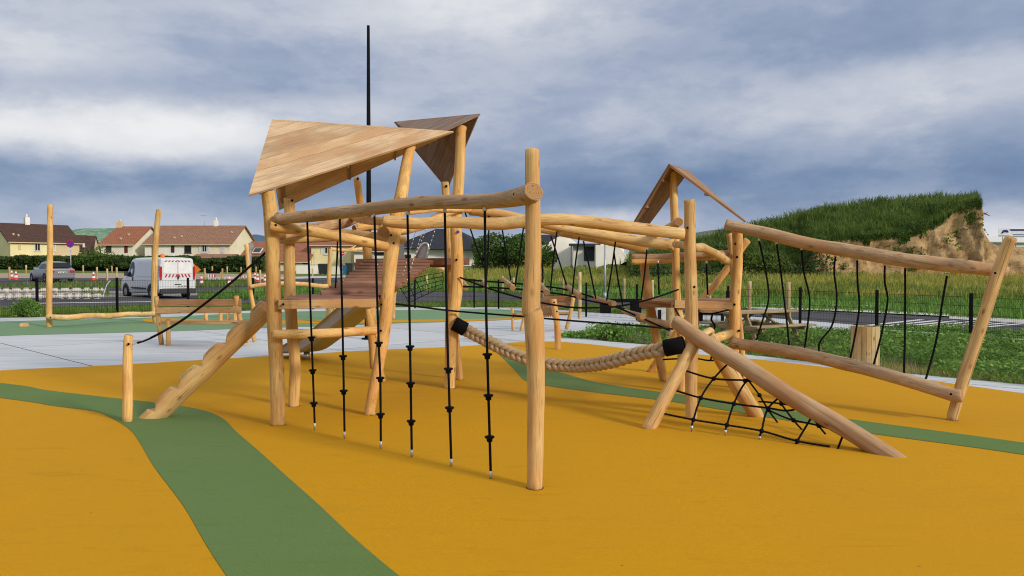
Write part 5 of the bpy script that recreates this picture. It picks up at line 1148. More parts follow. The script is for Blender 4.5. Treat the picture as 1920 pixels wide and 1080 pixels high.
def bench1():
    p = grd(317, 648); Y = p.y; t = thing('bench', 'rustic bench seen from behind, left of the notched log stairs', 'bench', p); L = lambda *a, **k: log(a[0], pl(*a[1:]), t, k.get('mat', 'post'), .12, 12, .03, .2)
    Yb = Y - .1
    for sp in ([(303, 647, Yb + .3, 9), (297, 600, Yb, 9), (293, 556, Yb - .15, 9)], [(316, 648, Y, 8), (315, 598, Y, 8)], [(464, 641, Yb + .3, 9), (450, 600, Yb, 9), (443, 555, Yb - .15, 9)], [(447, 640, Y + .9, 8), (446, 600, Y + .9, 8)], [(478, 640, Y + .9, 8), (470, 612, Y + .9, 8)][:2]):
        L('leg', *sp)
    for y0, y1, m in ((562, 574.5, 'plankb'), (576.5, 588, 'plank')):
        a, b = at(291.5, (y0 + y1) / 2, Yb - .12), at(452, (y0 + y1) / 2 - 1.5, Yb - .12); board('backrest_plank', a, b, V((0, 0, 1)), (y1 - y0) * Yb / FP, .05, m, t)
    for k in range(3): a, b = at(298, 606, Y + .05 + k * .16), at(450, 603.5, Y + .05 + k * .16); a.z = b.z = at(298, 606, Y).z; board('seat_plank', a, b, V((0, 1, 0)), .14, .05, 'plank', t)
bench1()
def bench2():
    p = grd(983, 620); Y = p.y; t = thing('bench', 'wooden bench seen side on behind the tallest post', 'bench', p); L = lambda n, *a: log(n, pl(*a), t, 'post', .12, 12, .03, .2)
    L('leg', (962, 619, Y, 6), (960, 578, Y, 6)); L('leg', (977, 620, Y - .4, 6.5), (983, 590, Y - .4, 6), (984, 556, Y - .3, 6)); L('leg', (1062, 617, Y + .2, 7), (1070, 585, Y + .1, 7), (1076, 553, Y, 7)); L('leg', (1046, 612, Y + .9, 6), (1047, 586, Y + .9, 6))
    for y0, y1 in ((555, 565), (566.5, 576.5)): a, b = at(1018, (y0 + y1) / 2 + 1, Y + .3), at(1074, (y0 + y1) / 2, Y + .1); board('backrest_plank', a, b, V((0, 0, 1)), (y1 - y0) * Y / FP, .05, 'plankb', t)
    for k in range(2): a, b = at(960, 589 + k * 1.5, Y - .1 + k * .2), at(1066, 587 + k * 1.5, Y + .1 + k * .2); board('seat_plank', a, b, V((0, 1, 0)), .17, .05, 'plankb', t)
bench2()
def music_panel():
    p = grd(1045, 655); Y = p.y; t = thing('play_panel', 'leaning log post with toothed brown boards behind the tallest post', 'play panel', p)
    log('post', pl((1046, 658, Y, 12), (1045, 610, Y, 12), (1037, 561, Y, 13)), t, 'post', .1, 14, .04, .2); bolt(1039, 567, Y - .06, t, .018); bolt(1044, 584, Y - .06, t, .018)
    log('post', pl((1010, 648, Y + 1.3, 10), (1010, 560, Y + 1.3, 10)), t, 'post', .1, 12, .04, .2)
    for y in (566, 583):
        a, b = at(1012, y, Y + 1.1), at(1038, y + 1, Y + .1); board('board', a, b, V((0, 0, 1)), 13 * Y / FP, .05, 'plankb', t); g = G()
        for k in range(7): q = a.lerp(b, (k + .5) / 7); q.z -= 8 * Y / FP; g.box(q, (b - a) * .035, V((0, .02, 0)), (0, 0, .035))
        g.build('tooth_row', 'plank', t)
music_panel()
# rope swing frame at the far left and small log trail
def pole_frame():
    p = grd(92, 613); Y = p.y; Y2 = gY(292, 606); t = thing('pole_frame', 'two tall slim poles joined by a low log on the far green surface', 'play frame', p)
    log('pole', pl((92, 615, Y, 10.5), (93, 500, Y, 11), (95, 384, Y, 10)), t, 'post', .15, 12, .03, .3); log('pole', pl((294, 608, Y2, 12), (289, 560, Y2, 11), (290, 480, Y2, 11), (298, 393, Y2, 9.5)), t, 'post', .15, 12, .03, .3)
    log('low_beam', pl((89, 595, Y - .12, 11), (150, 595, Y - .05, 11), (230, 590, Y2 - .2, 10), (294, 587, Y2 - .14, 9)), t, 'beam2', .15, 12, .05, .8); bolt(95, 595, Y - .22, t, .02)
pole_frame()
p = grd(45, 612); t = log('log_stump', [(p - V((0, 0, .05)), .12), (p + V((0, 0, .085)), .11)], None, 'beam2', .05, 14, cham=.35); tag(t, 'tiny sawn log stump on the green surface at the far left', 'stump')
for px, py, h, lab in [(387, 606, 20, 'leftmost of the short posts behind the bench'), (414, 604, 22, 'thick short post second from the left behind the bench'), (428, 603, 20, 'thin short post third from the left behind the bench'), (441, 604, 30, 'tallest short post rising over the bench back')]:
    p = grd(px, py); s = p.y / FP; t = log('balance_post', [(p - V((0, 0, .05)), 3.6 * s), (p + V((0, 0, h * s)), 3.4 * s)], None, 'post', .1, 12); tag(t, lab, 'post', 'short balance posts on the far yellow stripe')
def balance():
    Y = 22.5; p = grd(478, 602); t = thing('balance_trail', 'pole frame with a thin balance log behind the left tower', 'play frame', p)
    log('pole', pl((479, 602, Y, 8), (470, 545, Y, 8), (462, 458, Y, 8)), t, 'post', .15, 12, .03, .3); log('pole', pl((615, 600, Y + 1, 8), (616, 545, Y + 1, 8), (619, 466, Y + 1, 8)), t, 'post', .15, 12, .03, .3)
    log('low_beam', pl((470, 538, Y - .12, 7), (530, 532, Y, 8), (614, 536, Y + .85, 8)), t, 'beam2', .15, 12, .05, .5); log('top_beam', pl((619, 466, Y + 1.02, 7), (650, 470, Y + 1.5, 7), (684, 467, Y + 2, 8)), t, 'beam2', .15, 12, .05, .5)
    rope([at(634, 470, Y + 1.3), at(631, 510, Y + 1.3), at(630, 545, Y + 1.3)], t, .018)
balance()
def net_frame():
    Y = 20.0; p = grd(737, 597); t = thing('net_frame', 'small black climbing net hung from a log beyond the plank bridge', 'climbing net', p)
    log('pole', pl((737, 597, Y, 8), (739, 560, Y, 8), (744, 520, Y, 8)), t, 'postb', .15, 12, .03, .3); log('top_beam', pl((797, 492, Y, 7), (835, 505, Y, 8), (860, 516, Y + .1, 8)), t, 'beam2', .15, 12, .04, .5)
    C0 = [(745, 533), (775, 523), (800, 514), (830, 508)]; C1 = [(768, 568), (782, 562), (800, 553), (828, 541)]
    for k in range(6):
        u = k / 5; a = (745 + 85 * u, 533 - 22 * u); b = (766 + 62 * u, 568 - 28 * u); rope([at(*a, Y), at((a[0] + b[0]) / 2 + 2, (a[1] + b[1]) / 2, Y - .1), at(*b, Y)], t, .009, 'net_rope')
    for k in range(5):
        v = k / 4; rope([at(745 + 21 * v, 533 + 35 * v, Y), at(787 + 10 * v, 519 + 34 * v, Y - .08), at(830 - 2 * v, 511 + 29 * v, Y)], t, .009, 'net_rope')
net_frame()
# ============================================================ THE CLIMBING FRAME
def climbing_frame():
    base = grd(850, 728); T = thing('climbing_frame', 'large climbing frame of stripped logs with three roofs, ropes and a net', 'climbing frame', base)
    def L(n, *a, mat='post', nn=18, **k):
        P_ = pl(*a); o = log(n, P_, T, mat, .085, nn, **k)
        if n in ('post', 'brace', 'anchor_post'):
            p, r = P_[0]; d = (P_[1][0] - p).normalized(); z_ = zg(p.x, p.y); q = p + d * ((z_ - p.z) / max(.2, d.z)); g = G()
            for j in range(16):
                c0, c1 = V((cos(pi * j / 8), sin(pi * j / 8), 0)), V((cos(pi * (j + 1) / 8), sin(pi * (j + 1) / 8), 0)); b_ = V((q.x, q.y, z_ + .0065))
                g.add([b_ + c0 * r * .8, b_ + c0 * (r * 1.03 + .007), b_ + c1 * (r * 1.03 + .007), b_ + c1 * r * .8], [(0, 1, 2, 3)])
            g.build('base_shade_ring', 'darkbrown', T)  # dark ring laid round the foot, painting the post's contact shadow
        return o
    # posts -----------------------------------------------------------------
    YA, YB, YC, YE, YF, YF2, YP = gY(520, 797), gY(551, 762), gY(695, 778), gY(717, 716), gY(845, 728), gY(862, 712), gY(1003, 916)
    A = L('post', (521, 800, YA, 26), (518, 690, YA, 27), (512, 520, YA, 27), (509, 420, YA - .05, 27), (502, 357, YA - .1, 25))
    L('post', (551, 765, YB, 20), (552, 680, YB, 21), (545, 560, YB, 22), (543, 440, YB, 20), (542, 371, YB, 20))
    C = L('post', (695, 781, YC, 19), (710, 680, YC, 21), (724, 560, YC + .1, 25), (742, 420, YC + .25, 26), (758, 340, YC + .5, 22), (770, 274, YC + .8, 19), mat='post')
    L('post', (717, 718, YE, 13), (703, 640, YE, 16), (694, 560, YE, 18), (687, 470, YE - .2, 17), (678, 400, YE - .5, 14), (668, 333, YE - .8, 13), mat='post')
    F_ = L('post', (845, 731, YF, 20), (847, 640, YF, 24), (851, 560, YF, 26), (854, 470, YF, 23), (858, 380, YF - .02, 21), (866, 236, YF - .05, 19))
    L('post', (862, 714, YF2, 12), (855, 640, YF2, 14), (848, 560, YF2, 15), (841, 470, YF2, 14), (839, 400, YF2, 14), (834, 341, YF2, 14))
    P = L('post', (1003, 919, YP, 29), (1004, 830, YP, 31), (1005, 720, YP, 33), (1001, 600, YP, 37), (996, 575, YP, 36), (1000, 480, YP, 30), (999, 360, YP, 28), (998, 280, YP, 27), mat='postb', nn=24)
    YQ, YR, YS, YT, YV, YX = gY(1294, 785), gY(1277, 735), gY(1378, 727), gY(1246, 715), gY(1222, 697), gY(1788, 788)
    L('post', (1295, 788, YQ, 22), (1297, 700, YQ, 23), (1295, 600, YQ, 25), (1293, 480, YQ, 22), (1292, 374, YQ, 21), mat='postb')
    L('post', (1278, 738, YR, 17), (1277, 640, YR, 16), (1271, 560, YR, 15), (1268, 480, YR, 15), (1264, 400, YR, 15), (1261, 320, YR, 14))
    L('post', (1376, 729, YS, 14), (1378, 650, YS, 18), (1380, 560, YS, 20), (1382, 480, YS, 19), (1383, 422, YS - .1, 18))
    L('post', (1246, 717, YT, 15), (1235, 655, YT, 17), (1222, 590, YT, 18), (1212, 520, YT, 17), (1205, 478, YT, 14))
    L('post', (1394, 712, YS + .7, 12), (1390, 640, YS + .7, 12), (1376, 520, YS + .7, 12), (1367, 438, YS + .7, 13))
    L('brace', (1218, 698, YV, 13), (1262, 632, YV - .3, 13), (1330, 545, YV - .6, 13), (1402, 450, YV - .7, 14))
    X = L('post', (1785, 789, YX, 18), (1812, 700, YX, 22), (1840, 610, YX - .05, 22), (1868, 525, YX - .1, 22), (1897, 445, YX - .15, 21), mat='postb')
    ps = L('anchor_post', (239, 792, gY(240, 791), 18), (241, 700, gY(240, 791), 18), (242, 628, gY(240, 791), 16), mat='post')
    for b in [(1281, 0)]: pass
    for x, y, Y in [(517, 422, YA - .20), (497, 402, YA - .1), (736, 415, YC), (733, 441, YC + .05), (738, 432 + 24, YC), (715, 571, YC - .06), (714, 620, YC - .06), (856, 487, YF - .1), (531, 570.5, YA - .13), (528, 625.5, YA - .14), (1289, 427, YQ - .07), (1302, 538, YQ - .07),
                    (1262, 455, YR - .06), (1264, 568, YR - .06), (1269, 603 - 30, YR - .06), (1379, 457, YS - .08), (1382, 482, YS - .08), (1377, 571, YS - .08), (1386, 620, YS - .08), (1371, 645, YS - .08), (548, 376, YB - .05), (671, 335, YE - .87), (837, 349, YF2 - .06), (1866, 512, YX - .22), (1783, 739, YX - .25), (241, 645, gY(240, 791) - .06)]:
        bolt(x, y, Y, T, .0145 * Y / 9)
    bolt(965, 364, YP + .02, T, .013)
    # beams -----------------------------------------------------------------
    L('beam', (519, 408, YA - .15, 21), (600, 401, YA - .35, 23), (700, 390, YA - .75, 25), (800, 380, YA - 1.2, 26), (900, 377, YA - 1.65, 28), (960, 367, YP + .22, 34), (1001, 358, YP - .18, 38), mat='beam', nn=24, endmat='end', cham=.08)
    L('rail', (505, 424, YA - .18, 19), (560, 430, YA - .08, 20), (640, 445, YA + .05, 19), (726, 463, YC - .22, 17), mat='post')
    L('rail', (524, 447, YB - .15, 20), (590, 446, YB, 20), (650, 441, YB + .1, 21), (715, 447, YC + .2, 20), (759, 450, YC + .3, 16), mat='beam2')
    L('rail', (528, 441, YA + .1, 19), (590, 428, YB + .2, 21), (630, 420, YB + .8, 21), (668, 410, YE - .5, 17), mat='beam')
    L('rail', (719, 435, YC + .12, 25), (735, 433, YC + .6, 24), (772, 425, YC + 1.5, 22), mat='beam2')
    L('rail', (664, 429, YE - .75, 14), (690, 424, YE - .55, 15), (715, 422, YE - .4, 14), mat='post')
    L('rail', (660, 409, YE - .72, 13), (700, 414, YC + .6, 16), (728, 415, YC + .3, 18), mat='post')
    L('beam', (718, 414, YC - .10, 22), (780, 417, YC - .1, 22), (850, 417, YC - .02, 22), (930, 421, YC - .05, 24), (985, 416, YC - .1, 24), (1050, 412, YC - .1, 22), (1120, 418, YC - .1, 23), (1200, 429, YC - .05, 23), (1283, 438, YQ - .05, 21), mat='beam2', nn=20)
    L('beam', (880, 396, YF + .1, 16), (950, 404, YF, 17), (1000, 414, YF, 17), (1080, 432, YF, 18), (1170, 447, YF, 19), (1264, 459, YR - .05, 22), mat='beam2')
    L('beam', (868, 391, YF2 + .05, 12), (960, 416, YF2, 13), (1030, 432, YF2, 14), (1120, 449, YT - .1, 16), (1214, 467, YT - .12, 18), mat='post')
    L('rail', (745, 432, YC + .3, 15), (790, 423, YC + .9, 15), (820, 406, YF - .5, 15), (852, 393, YF - .2, 16), mat='beam2')
    L('rail', (765, 398, YC + .7, 10), (820, 392, YF - .6, 10), (880, 393, YF + .05, 13), mat='post')
    L('rail', (1273, 416, YQ + .3, 17), (1256, 428, YR - .3, 16), (1215, 444, YR + .3, 13), mat='beam2')
    L('rail', (1266, 458, YR - .22, 12), (1300, 462, YQ + .35, 16), (1330, 470, YQ + 1.0, 16), (1365, 490, YS - .15, 15), mat='beam2')
    L('rail', (1184, 481, YT - .1, 12), (1240, 482, YT - .2, 13), (1300, 478, YS, 13), (1365, 476, YS + .1, 13), mat='beam')
    L('rail', (1184, 491, YT - .15, 11), (1240, 489, YT - .2, 12), (1300, 484, YS + .1, 12), (1372, 481, YS + .1, 12), mat='post')
    L('beam', (1360, 420, YS - .25, 19), (1420, 434, YS - .45, 22), (1500, 452, YS - .8, 24), (1600, 471, YS - 1.2, 26), (1700, 488, YX + .55, 27), (1800, 502, YX + .25, 26), (1886, 512, YX + .12, 24), mat='beam', nn=22)
    L('beam', (1372, 641, YS - .2, 22), (1440, 652, YS - .5, 22), (1520, 668, YS - .9, 24), (1620, 690, YX + .7, 25), (1720, 718, YX + .2, 25), (1804, 742, YX - .16, 25), mat='beam', nn=22)
    # decks -----------------------------------------------------------------
    def bar(name, a, b, h, w, mat): return board(name, a, b, V((0, 0, 1)), h, w, mat, T)
    bar('deck_beam', at(521, 571, YA - .06), at(705, 568, YC - .22), .092, .10, 'plank'); bar('deck_beam', at(545, 568, YB + .1), at(700, 565, YE - .6), .09, .09, 'plank')
    L('rung', (513, 626, YA - .12, 18), (600, 625, YA, 18), (705, 620, YC - .22, 17), mat='post'); L('rung', (690, 578, YC + .5, 14), (698, 640, YC + .6, 14), (701, 690, YC + .7, 14))
    zd = at(620, 561, YA).z; dk = [at(527, 562, YA - .06), at(711, 559, YC - .25), at(705, 552, YE - .5), at(545, 553, YB + .2)]
    for p in dk: p.z = zd
    g = G()
    for k in (.2, .8): g.box(dk[0].lerp(dk[1], .5) * (1 - k) + dk[3].lerp(dk[2], .5) * k - V((0, 0, .062)), (dk[1] - dk[0]) * .45, (0, .035, 0), (0, 0, .03))
    d_ = g.build('deck', 'deck', T); planked(dk, dk[1] - dk[0], .135, .032, 'deck', d_)
    # sloping plank bridge
    n0, n1 = at(597, 551, YA + 1.15), at(724, 546, YC + .9); f0, f1 = at(684, 489, YF + .2), at(816, 489, YF + .25)
    n0.z = n1.z = zd + .01; f0.z = f1.z = at(750, 489, YF + .2).z; N = 12
    g = G()
    for u in (.12, .88): a, b = n0.lerp(n1, u), f0.lerp(f1, u); g.tube([a - V((0, 0, .055)), b - V((0, 0, .055))], .02, 8)
    br = g.build('plank_bridge', 'rope', T)
    for k in range(N):
        u = (k + .5) / N; a, b = n0.lerp(f0, u), n1.lerp(f1, u); a.z -= .04 * sin(pi * u); b.z = a.z; board('plank', a, b, (f0 - n0), .084, .050, 'deck', br)
    bar('bridge_beam', at(668, 492, YF + .32), at(880, 490, YF + .30), .10, .08, 'deck'); bar('bridge_beam', at(668, 500, YE - .12), at(720, 496, YE + .3), .12, .08, 'deck')
    md = [at(690, 487, YF + .35), at(872, 487, YF + .35), at(872, 487, YF + .35), at(690, 487, YF + .35)]; zm = at(780, 488, YF + .3).z
    for i, p in enumerate(md): p.z = zm; p.y += (1.1 if i > 1 else 0)
    g = G(); g.box((md[0] + md[2]) / 2 - V((0, 0, .07)), (.5, 0, 0), (0, .03, 0), (0, 0, .03)); d_ = g.build('deck', 'deck', T); planked(md, V((1, 0, 0)), .13, .03, 'deck', d_)
    # right deck
    bar('deck_beam', at(1203, 570, YT - .15), at(1275, 570, YR + .1), .10, .09, 'plankb'); bar('deck_beam', at(1262, 570, YR - .08), at(1370, 573, YS - .15), .105, .09, 'plank')
    zr_ = at(1320, 563.5, YS).z; dk = [at(1268, 563, YR - .1), at(1372, 565, YS - .2), at(1372, 565, YS + .9), at(1203, 562, YT + .3), at(1203, 562, YT - .2)]
    for p in dk: p.z = zr_
    g = G(); g.box((dk[0] + dk[2]) / 2 - V((0, 0, .055)), (.5, 0, 0), (0, .03, 0), (0, 0, .025)); d_ = g.build('deck', 'plankb', T); planked(dk, dk[1] - dk[0], .135, .03, 'plankb', d_)
    L('rung', (1335, 636, YQ + 1.3, 17), (1365, 628, YS - .2, 17), (1374, 626, YS - .1, 17), mat='post'); L('rung', (1303, 645, YQ + .25, 19), (1322, 630, YQ + .8, 19), (1332, 622, YQ + 1.1, 17), mat='beam2')
    # roofs -----------------------------------------------------------------
    def roof(slopes, mat, width, battens, rdir=None, th=.026):
        g = G()
        for a, b, r in battens: a, b = a.lerp(b, .05), b.lerp(a, .05); g.tube([a, b], r, 4, sm=False)
        R_ = g.build('roof', 'roofdark', T)
        for poly, dv in slopes: planked(poly, dv, width, th, mat, R_, .003)
        return R_
    RL, Tp, FL, RE = at(510, 223, 8.55), at(850, 246, 9.6), at(466, 366, YA - .35), at(523, 392, 9.35)
    dn = V((0, 0, -.05))
    c = lambda a, b, t: a.lerp(b, t)
    roof([([FL, RL, Tp], Tp - FL), ([RE, RL, Tp], Tp - RE)], 'roofpl', .138, [(c(FL, Tp, .04) + dn, c(RL, Tp, .03) + dn, .022), (c(FL, Tp, .42) + dn, c(RL, Tp, .42) + dn, .022), (c(RE, Tp, .03) + dn, c(RL, Tp, .03) + dn, .03), (c(RE, Tp, .40) + dn, c(RL, Tp, .40) + dn, .022), (c(RE, Tp, .66) + dn, c(RL, Tp, .66) + dn, .016), (RL + dn, c(RL, Tp, .93) + dn, .02)])
    board('gable_board', at(524, 352, 9.25), at(530, 391, 9.28), V((1, 0, 0)), .085, .03, 'roofpl', T)
    A2, B2, Bt, Nl = at(900, 213, 10.35), at(741, 228, 11.7), at(842, 350, YF2 + .35), at(788, 265, 9.95)
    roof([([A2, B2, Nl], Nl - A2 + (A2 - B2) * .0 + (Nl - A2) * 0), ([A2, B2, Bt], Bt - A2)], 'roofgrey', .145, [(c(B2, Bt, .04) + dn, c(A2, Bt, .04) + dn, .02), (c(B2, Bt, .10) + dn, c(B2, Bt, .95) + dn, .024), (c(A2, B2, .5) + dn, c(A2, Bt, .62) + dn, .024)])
    R1, R2, Lf, Lb, Rt = at(1254, 307, 9.9), at(1290, 319, 11.3), at(1187, 417, 10.5), at(1203, 418, 11.5), at(1399, 415, YS - .2)
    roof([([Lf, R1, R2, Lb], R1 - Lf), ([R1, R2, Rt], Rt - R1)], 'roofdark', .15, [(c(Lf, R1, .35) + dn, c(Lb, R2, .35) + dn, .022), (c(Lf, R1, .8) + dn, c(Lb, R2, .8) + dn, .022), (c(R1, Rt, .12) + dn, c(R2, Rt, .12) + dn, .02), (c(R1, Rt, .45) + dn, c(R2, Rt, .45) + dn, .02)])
    # notched log stairs ------------------------------------------------------
    s0, s1 = at(266, 790, 8.25), at(503, 577, YA + .35); s0 = grd(268, 783, -.10); d = s1 - s0; Ls = d.length; mtx = frame(s0, d, V((0, 0, 1))); slope = atan2(d.z, sqrt(d.x ** 2 + d.y ** 2)); r0, r1 = .110, .102
    st = []; z = 0.0; dep = .072; a_ = dep / math.tan(slope); b_ = a_ + dep * math.tan(slope); per = Ls / 5.35; fac = []
    n = 20; q = []; s = per * .48
    while s + b_ < Ls: fac.append((s, s + a_, s + b_)); s += per
    def hcut(z):
        for x0, x1, x2 in fac:
            if x0 <= z <= x1: return -(z - x0) * math.tan(slope)
            if x1 < z <= x2: return -dep + (z - x1) / math.tan(slope)
        return 0
    zs = sorted(set([0, Ls] + [k * .06 for k in range(int(Ls / .06) + 1)] + [v for f in fac for v in (f[0] - .001, f[0], f[1] - .001, f[1] + .001, f[2], f[2] + .002)]))
    vs = []; fs = []; fm = []; sm = []
    for z in zs:
        r = r0 + (r1 - r0) * z / Ls; h = r * .92 + hcut(z) if hcut(z) < -1e-5 else 9
        # bulging teeth between the notches
        for j in range(n):
            a = 2 * pi * j / n; ph_ = [((z - f[2]) / (per - b_)) for f in fac if f[2] <= z <= f[2] + per - b_]; r = (r0 + (r1 - r0) * z / Ls) * (1 + (.10 * sin(pi * ph_[0]) if ph_ and cos(a) > 0 else 0) * max(0, cos(a))); rr = r * (1 + .04 * noise.noise((cos(a), sin(a), z * 2.5))); x, y = rr * cos(a), rr * sin(a)
            x = min(x, h); vs.append(V((x, y, z)))
    m_ = len(zs)
    for i in range(m_ - 1):
        for j in range(n):
            a, b = i * n + j, i * n + (j + 1) % n; fs.append((a, b, b + n, a + n)); x_ = abs(cos(2 * pi * (j + .5) / n)); cut = any(f[0] - .002 <= zs[i] < f[2] for f in fac) and cos(2 * pi * (j + .5) / n) > .35; fm.append(1 if cut and False else 0); sm.append(not (cut and cos(2 * pi * (j + .5) / n) > .3))
    fs.append(tuple(range(n))[::-1]); fs.append(tuple((m_ - 1) * n + j for j in range(n))); fm += [1, 1]; sm += [False, False]
    link('notched_stair_log', mesh('notched_stair_log', vs, fs, ['postb', 'end'], fm, sm), mtx, T)
    g = G()
    for k, (u, w_) in enumerate([(.02, .05), (.56, .07), (.66, .05)]): p = s0.lerp(s1, u); p2 = s0.lerp(s1, u + w_); o = V((0, -.086, -.026)); g.tube([p + o, p2 + o + V((0, -.002, .02))], [.007, .003], 5)
    g.build('split', 'darkbrown', T)['kind'] = 'stuff'
    ya = gY(240, 791)
    rope([at(258, 643, ya), at(290, 630, ya), at(345, 598, ya - .05), at(420, 541, ya - .1), at(500, 472, YA)], T, .0125, 'guy_rope')
    g = G()
    for k in range(9): p = at(249 + k * 3.6, 646 - k * 1.5, ya); g.tube([p, p + V((.016, 0, .007))], .008, 5)
    g.build('chain', 'alu', T)
    # knotted ropes under the front beam ---------------------------------------
    RP = [((576, 414), (583, 600), (590, 808), (634, 695.5, 757)), ((637, 409), (642, 600), (646, 824), (669, 734)), ((702, 404), (710, 640), (713, 710), (714, 842), (644, 710, 778)), ((764, 401), (768, 600), (772, 858), (651, 720, 791)), ((834, 396), (838, 600), (846, 875), (693, 766)), ((909, 393), (912, 600), (920, 898), (666, 743, 821))]
    for r_ in RP:
        top, mids, bot, kn = r_[0], r_[1:-2], r_[-2], r_[-1]; yb = gY(*bot); u = (top[0] - 519) / (1001 - 519); yt = np.interp(top[0], [519, 600, 700, 800, 900, 960, 1001], [YA - .15, YA - .35, YA - .75, YA - 1.2, YA - 1.65, YP + .22, YP - .18])
        pth = [top] + list(mids) + [bot]; W = []
        for x, y in pth: t = (y - top[1]) / (bot[1] - top[1]); W.append(at(x, y - (14 if (x, y) == bot else 0), yt + (yb - yt) * t))
        ro = rope(W, T, .0105, 'knotted_rope', 'rope', 8, 8)
        for y in kn:
            x = np.interp(y, [p[1] for p in pth], [p[0] for p in pth]); t = (y - top[1]) / (bot[1] - top[1]); c = at(x, y, yt + (yb - yt) * t)
            g = G(); g.lathe([(.012, -.034), (.022, -.028), (.024, -.006), (.037, .0), (.040, .008), (.037, .014), (.014, .017)], c, 12); g.build('disc_knot', 'rope', ro)
        e = W[-1]; gz = grd(*bot); g = G(); g.tube([e + V((0, 0, .005)), e - V((0, 0, .05))], .013, 8); g.build('ferrule', 'alu', ro)
        g = G(); g.tube([e - V((0, 0, .05)), V((e.x, e.y, gz.z - .01))], .005, 6); g.build('ground_link', 'bolt_rust', ro)
        c = at(top[0], top[1] - 2, yt); g = G(); g.tube([c + V((0, 0, .02)), c - V((0, 0, .02))], .017, 8); g.build('ferrule', 'alu', ro)
    # braided rope ----------------------------------------------------------------
    q = cr([tuple(at(*p)) for p in [(868, 616, YF - .05), (900, 632, YF - .2), (960, 662, YF - .5), (1020, 681, YF - .75), (1085, 686, YF - 1.0), (1140, 679, YQ + .55), (1200, 663, YQ + .3), (1248, 655, YQ + .1)]], 20); q = [V(p) for p in q]
    acc = [0]
    for a, b in zip(q, q[1:]): acc.append(acc[-1] + (b - a).length)
    LEN = acc[-1]; pitch = .40; NS = 4
    up0 = V((0, 0, 1)); hb = link('braided_rope', mesh('braided_rope', [], [], 'hemp'), Matrix.Translation(q[0]), T); g = G(); g.tube(q[::3] + [q[-1]], .045, 8); link_core = g.build('rope_core', 'hemp', hb)
    def onp(s):
        s = max(0, min(LEN, s)); i = min(len(q) - 2, int(np.searchsorted(acc, s, side='right')) - 1); f = (s - acc[i]) / max(1e-6, acc[i + 1] - acc[i]); t = (q[i + 1] - q[i]).normalized(); return q[i].lerp(q[i + 1], f), t
    # plait: four quadrants of slanting strands, mirrored across each seam, so every side shows chevrons
    sp = .086; cnt = int(LEN / sp); ref = {}
    for q_ in range(4):
        sg = 1 if q_ % 2 == 0 else -1
        for k in range(cnt):
            s0_ = (k + .5) * sp; pts = []; rad = []
            for i in range(9):
                u = i / 8; v = u if sg > 0 else 1 - u; s = s0_ + (v - .5) * .145 + .03; c_, t = onp(s); s_ = t.cross(up0).normalized(); u_ = s_.cross(t)
                ph = pi / 2 * q_ + radians(8) + (u - .5) * radians(116) + pi / 4; bulge = sin(pi * u); pts.append(c_ + (s_ * cos(ph) + u_ * sin(ph)) * (.036 + .026 * bulge)); rad.append(.013 + .021 * bulge ** .7)
            g = G(); g.tube(pts, rad, 8); g.build('strand', 'hemp', hb)
    for (a, b) in (((851, 606, YF - .12), (873, 618, YF - .1)), ((1246, 653, YQ + .1), (1283, 646, YQ + .02))):
        A_, B_ = at(*a), at(*b); g = G(); m_ = (A_ + B_) / 2; g.tube([A_, A_.lerp(B_, .03), m_, A_.lerp(B_, .97), B_], [.088, .097, .094, .097, .088], 20); g.build('rope_collar', 'black', T)
    # hung ropes between the two right beams -------------------------------------
    tb = lambda x: np.interp(x, [1360, 1420, 1500, 1600, 1700, 1800, 1886], [YS - .25, YS - .45, YS - .8, YS - 1.2, YX + .55, YX + .25, YX + .12]); lb = lambda x: np.interp(x, [1372, 1440, 1520, 1620, 1720, 1804], [YS - .2, YS - .5, YS - .9, YX + .7, YX + .2, YX - .16])
    for pts in [[(1423, 449), (1436, 510), (1441, 560), (1430, 600), (1417, 641)], [(1456, 455), (1464, 510), (1470, 560), (1476, 610), (1480, 655)], [(1503, 466), (1507, 510), (1518, 560), (1513, 620), (1507, 661)], [(1567, 478), (1564, 510), (1569, 560), (1560, 610), (1537, 642), (1537, 668)],
                [(1607, 485), (1608, 530), (1611, 575), (1603, 630), (1592, 682)], [(1659, 495), (1659, 530), (1664, 565), (1652, 630), (1636, 691)], [(1697, 500), (1697, 600), (1695, 704)], [(1776, 515), (1768, 560), (1755, 640), (1735, 714)]]:
        t_, b_ = pts[0], pts[-1]; W = [at(x, y, tb(t_[0]) + (lb(b_[0]) - tb(t_[0])) * (y - t_[1]) / (b_[1] - t_[1])) for x, y in pts]; ro = rope(W, T, .0125, 'hanging_rope', 'rope', 8, 8)
        for e in (W[0], W[-1]): g = G(); g.tube([e - V((0, 0, .02)), e + V((0, 0, .02))], .016, 8); g.build('ferrule', 'alu', ro)
    # floating log steps -----------------------------------------------------------
    steps = [((865, 528, 0), (872, 538, 0), 13), ((905, 526, 0), (911, 540, 0), 10), ((945, 525, 0), (961, 540, 0), 11), ((1012, 533, 0), (1025, 549, 0), 12), ((1064, 537, 0), (1087, 556, 0), 12), ((1112, 558, 0), (1151, 570, 0), 11), ((1170, 583, 0), (1205, 594, 0), 12), ((1199, 598, 0), (1262, 610, 0), 15)]
    N = len(steps); dd = {}
    for i, (a, b, w_) in enumerate(steps):
        u = i / (N - 1); ya_ = YF2 + .5 - .5 * u; yb_ = YF + .0 - .25 * u; log('step_log', [(at(a[0], a[1], ya_), w_ * .40 * ya_ / FP), (at(b[0], b[1], yb_), w_ * .5 * yb_ / FP)], T, 'beam', .1, 14, .05, .2)
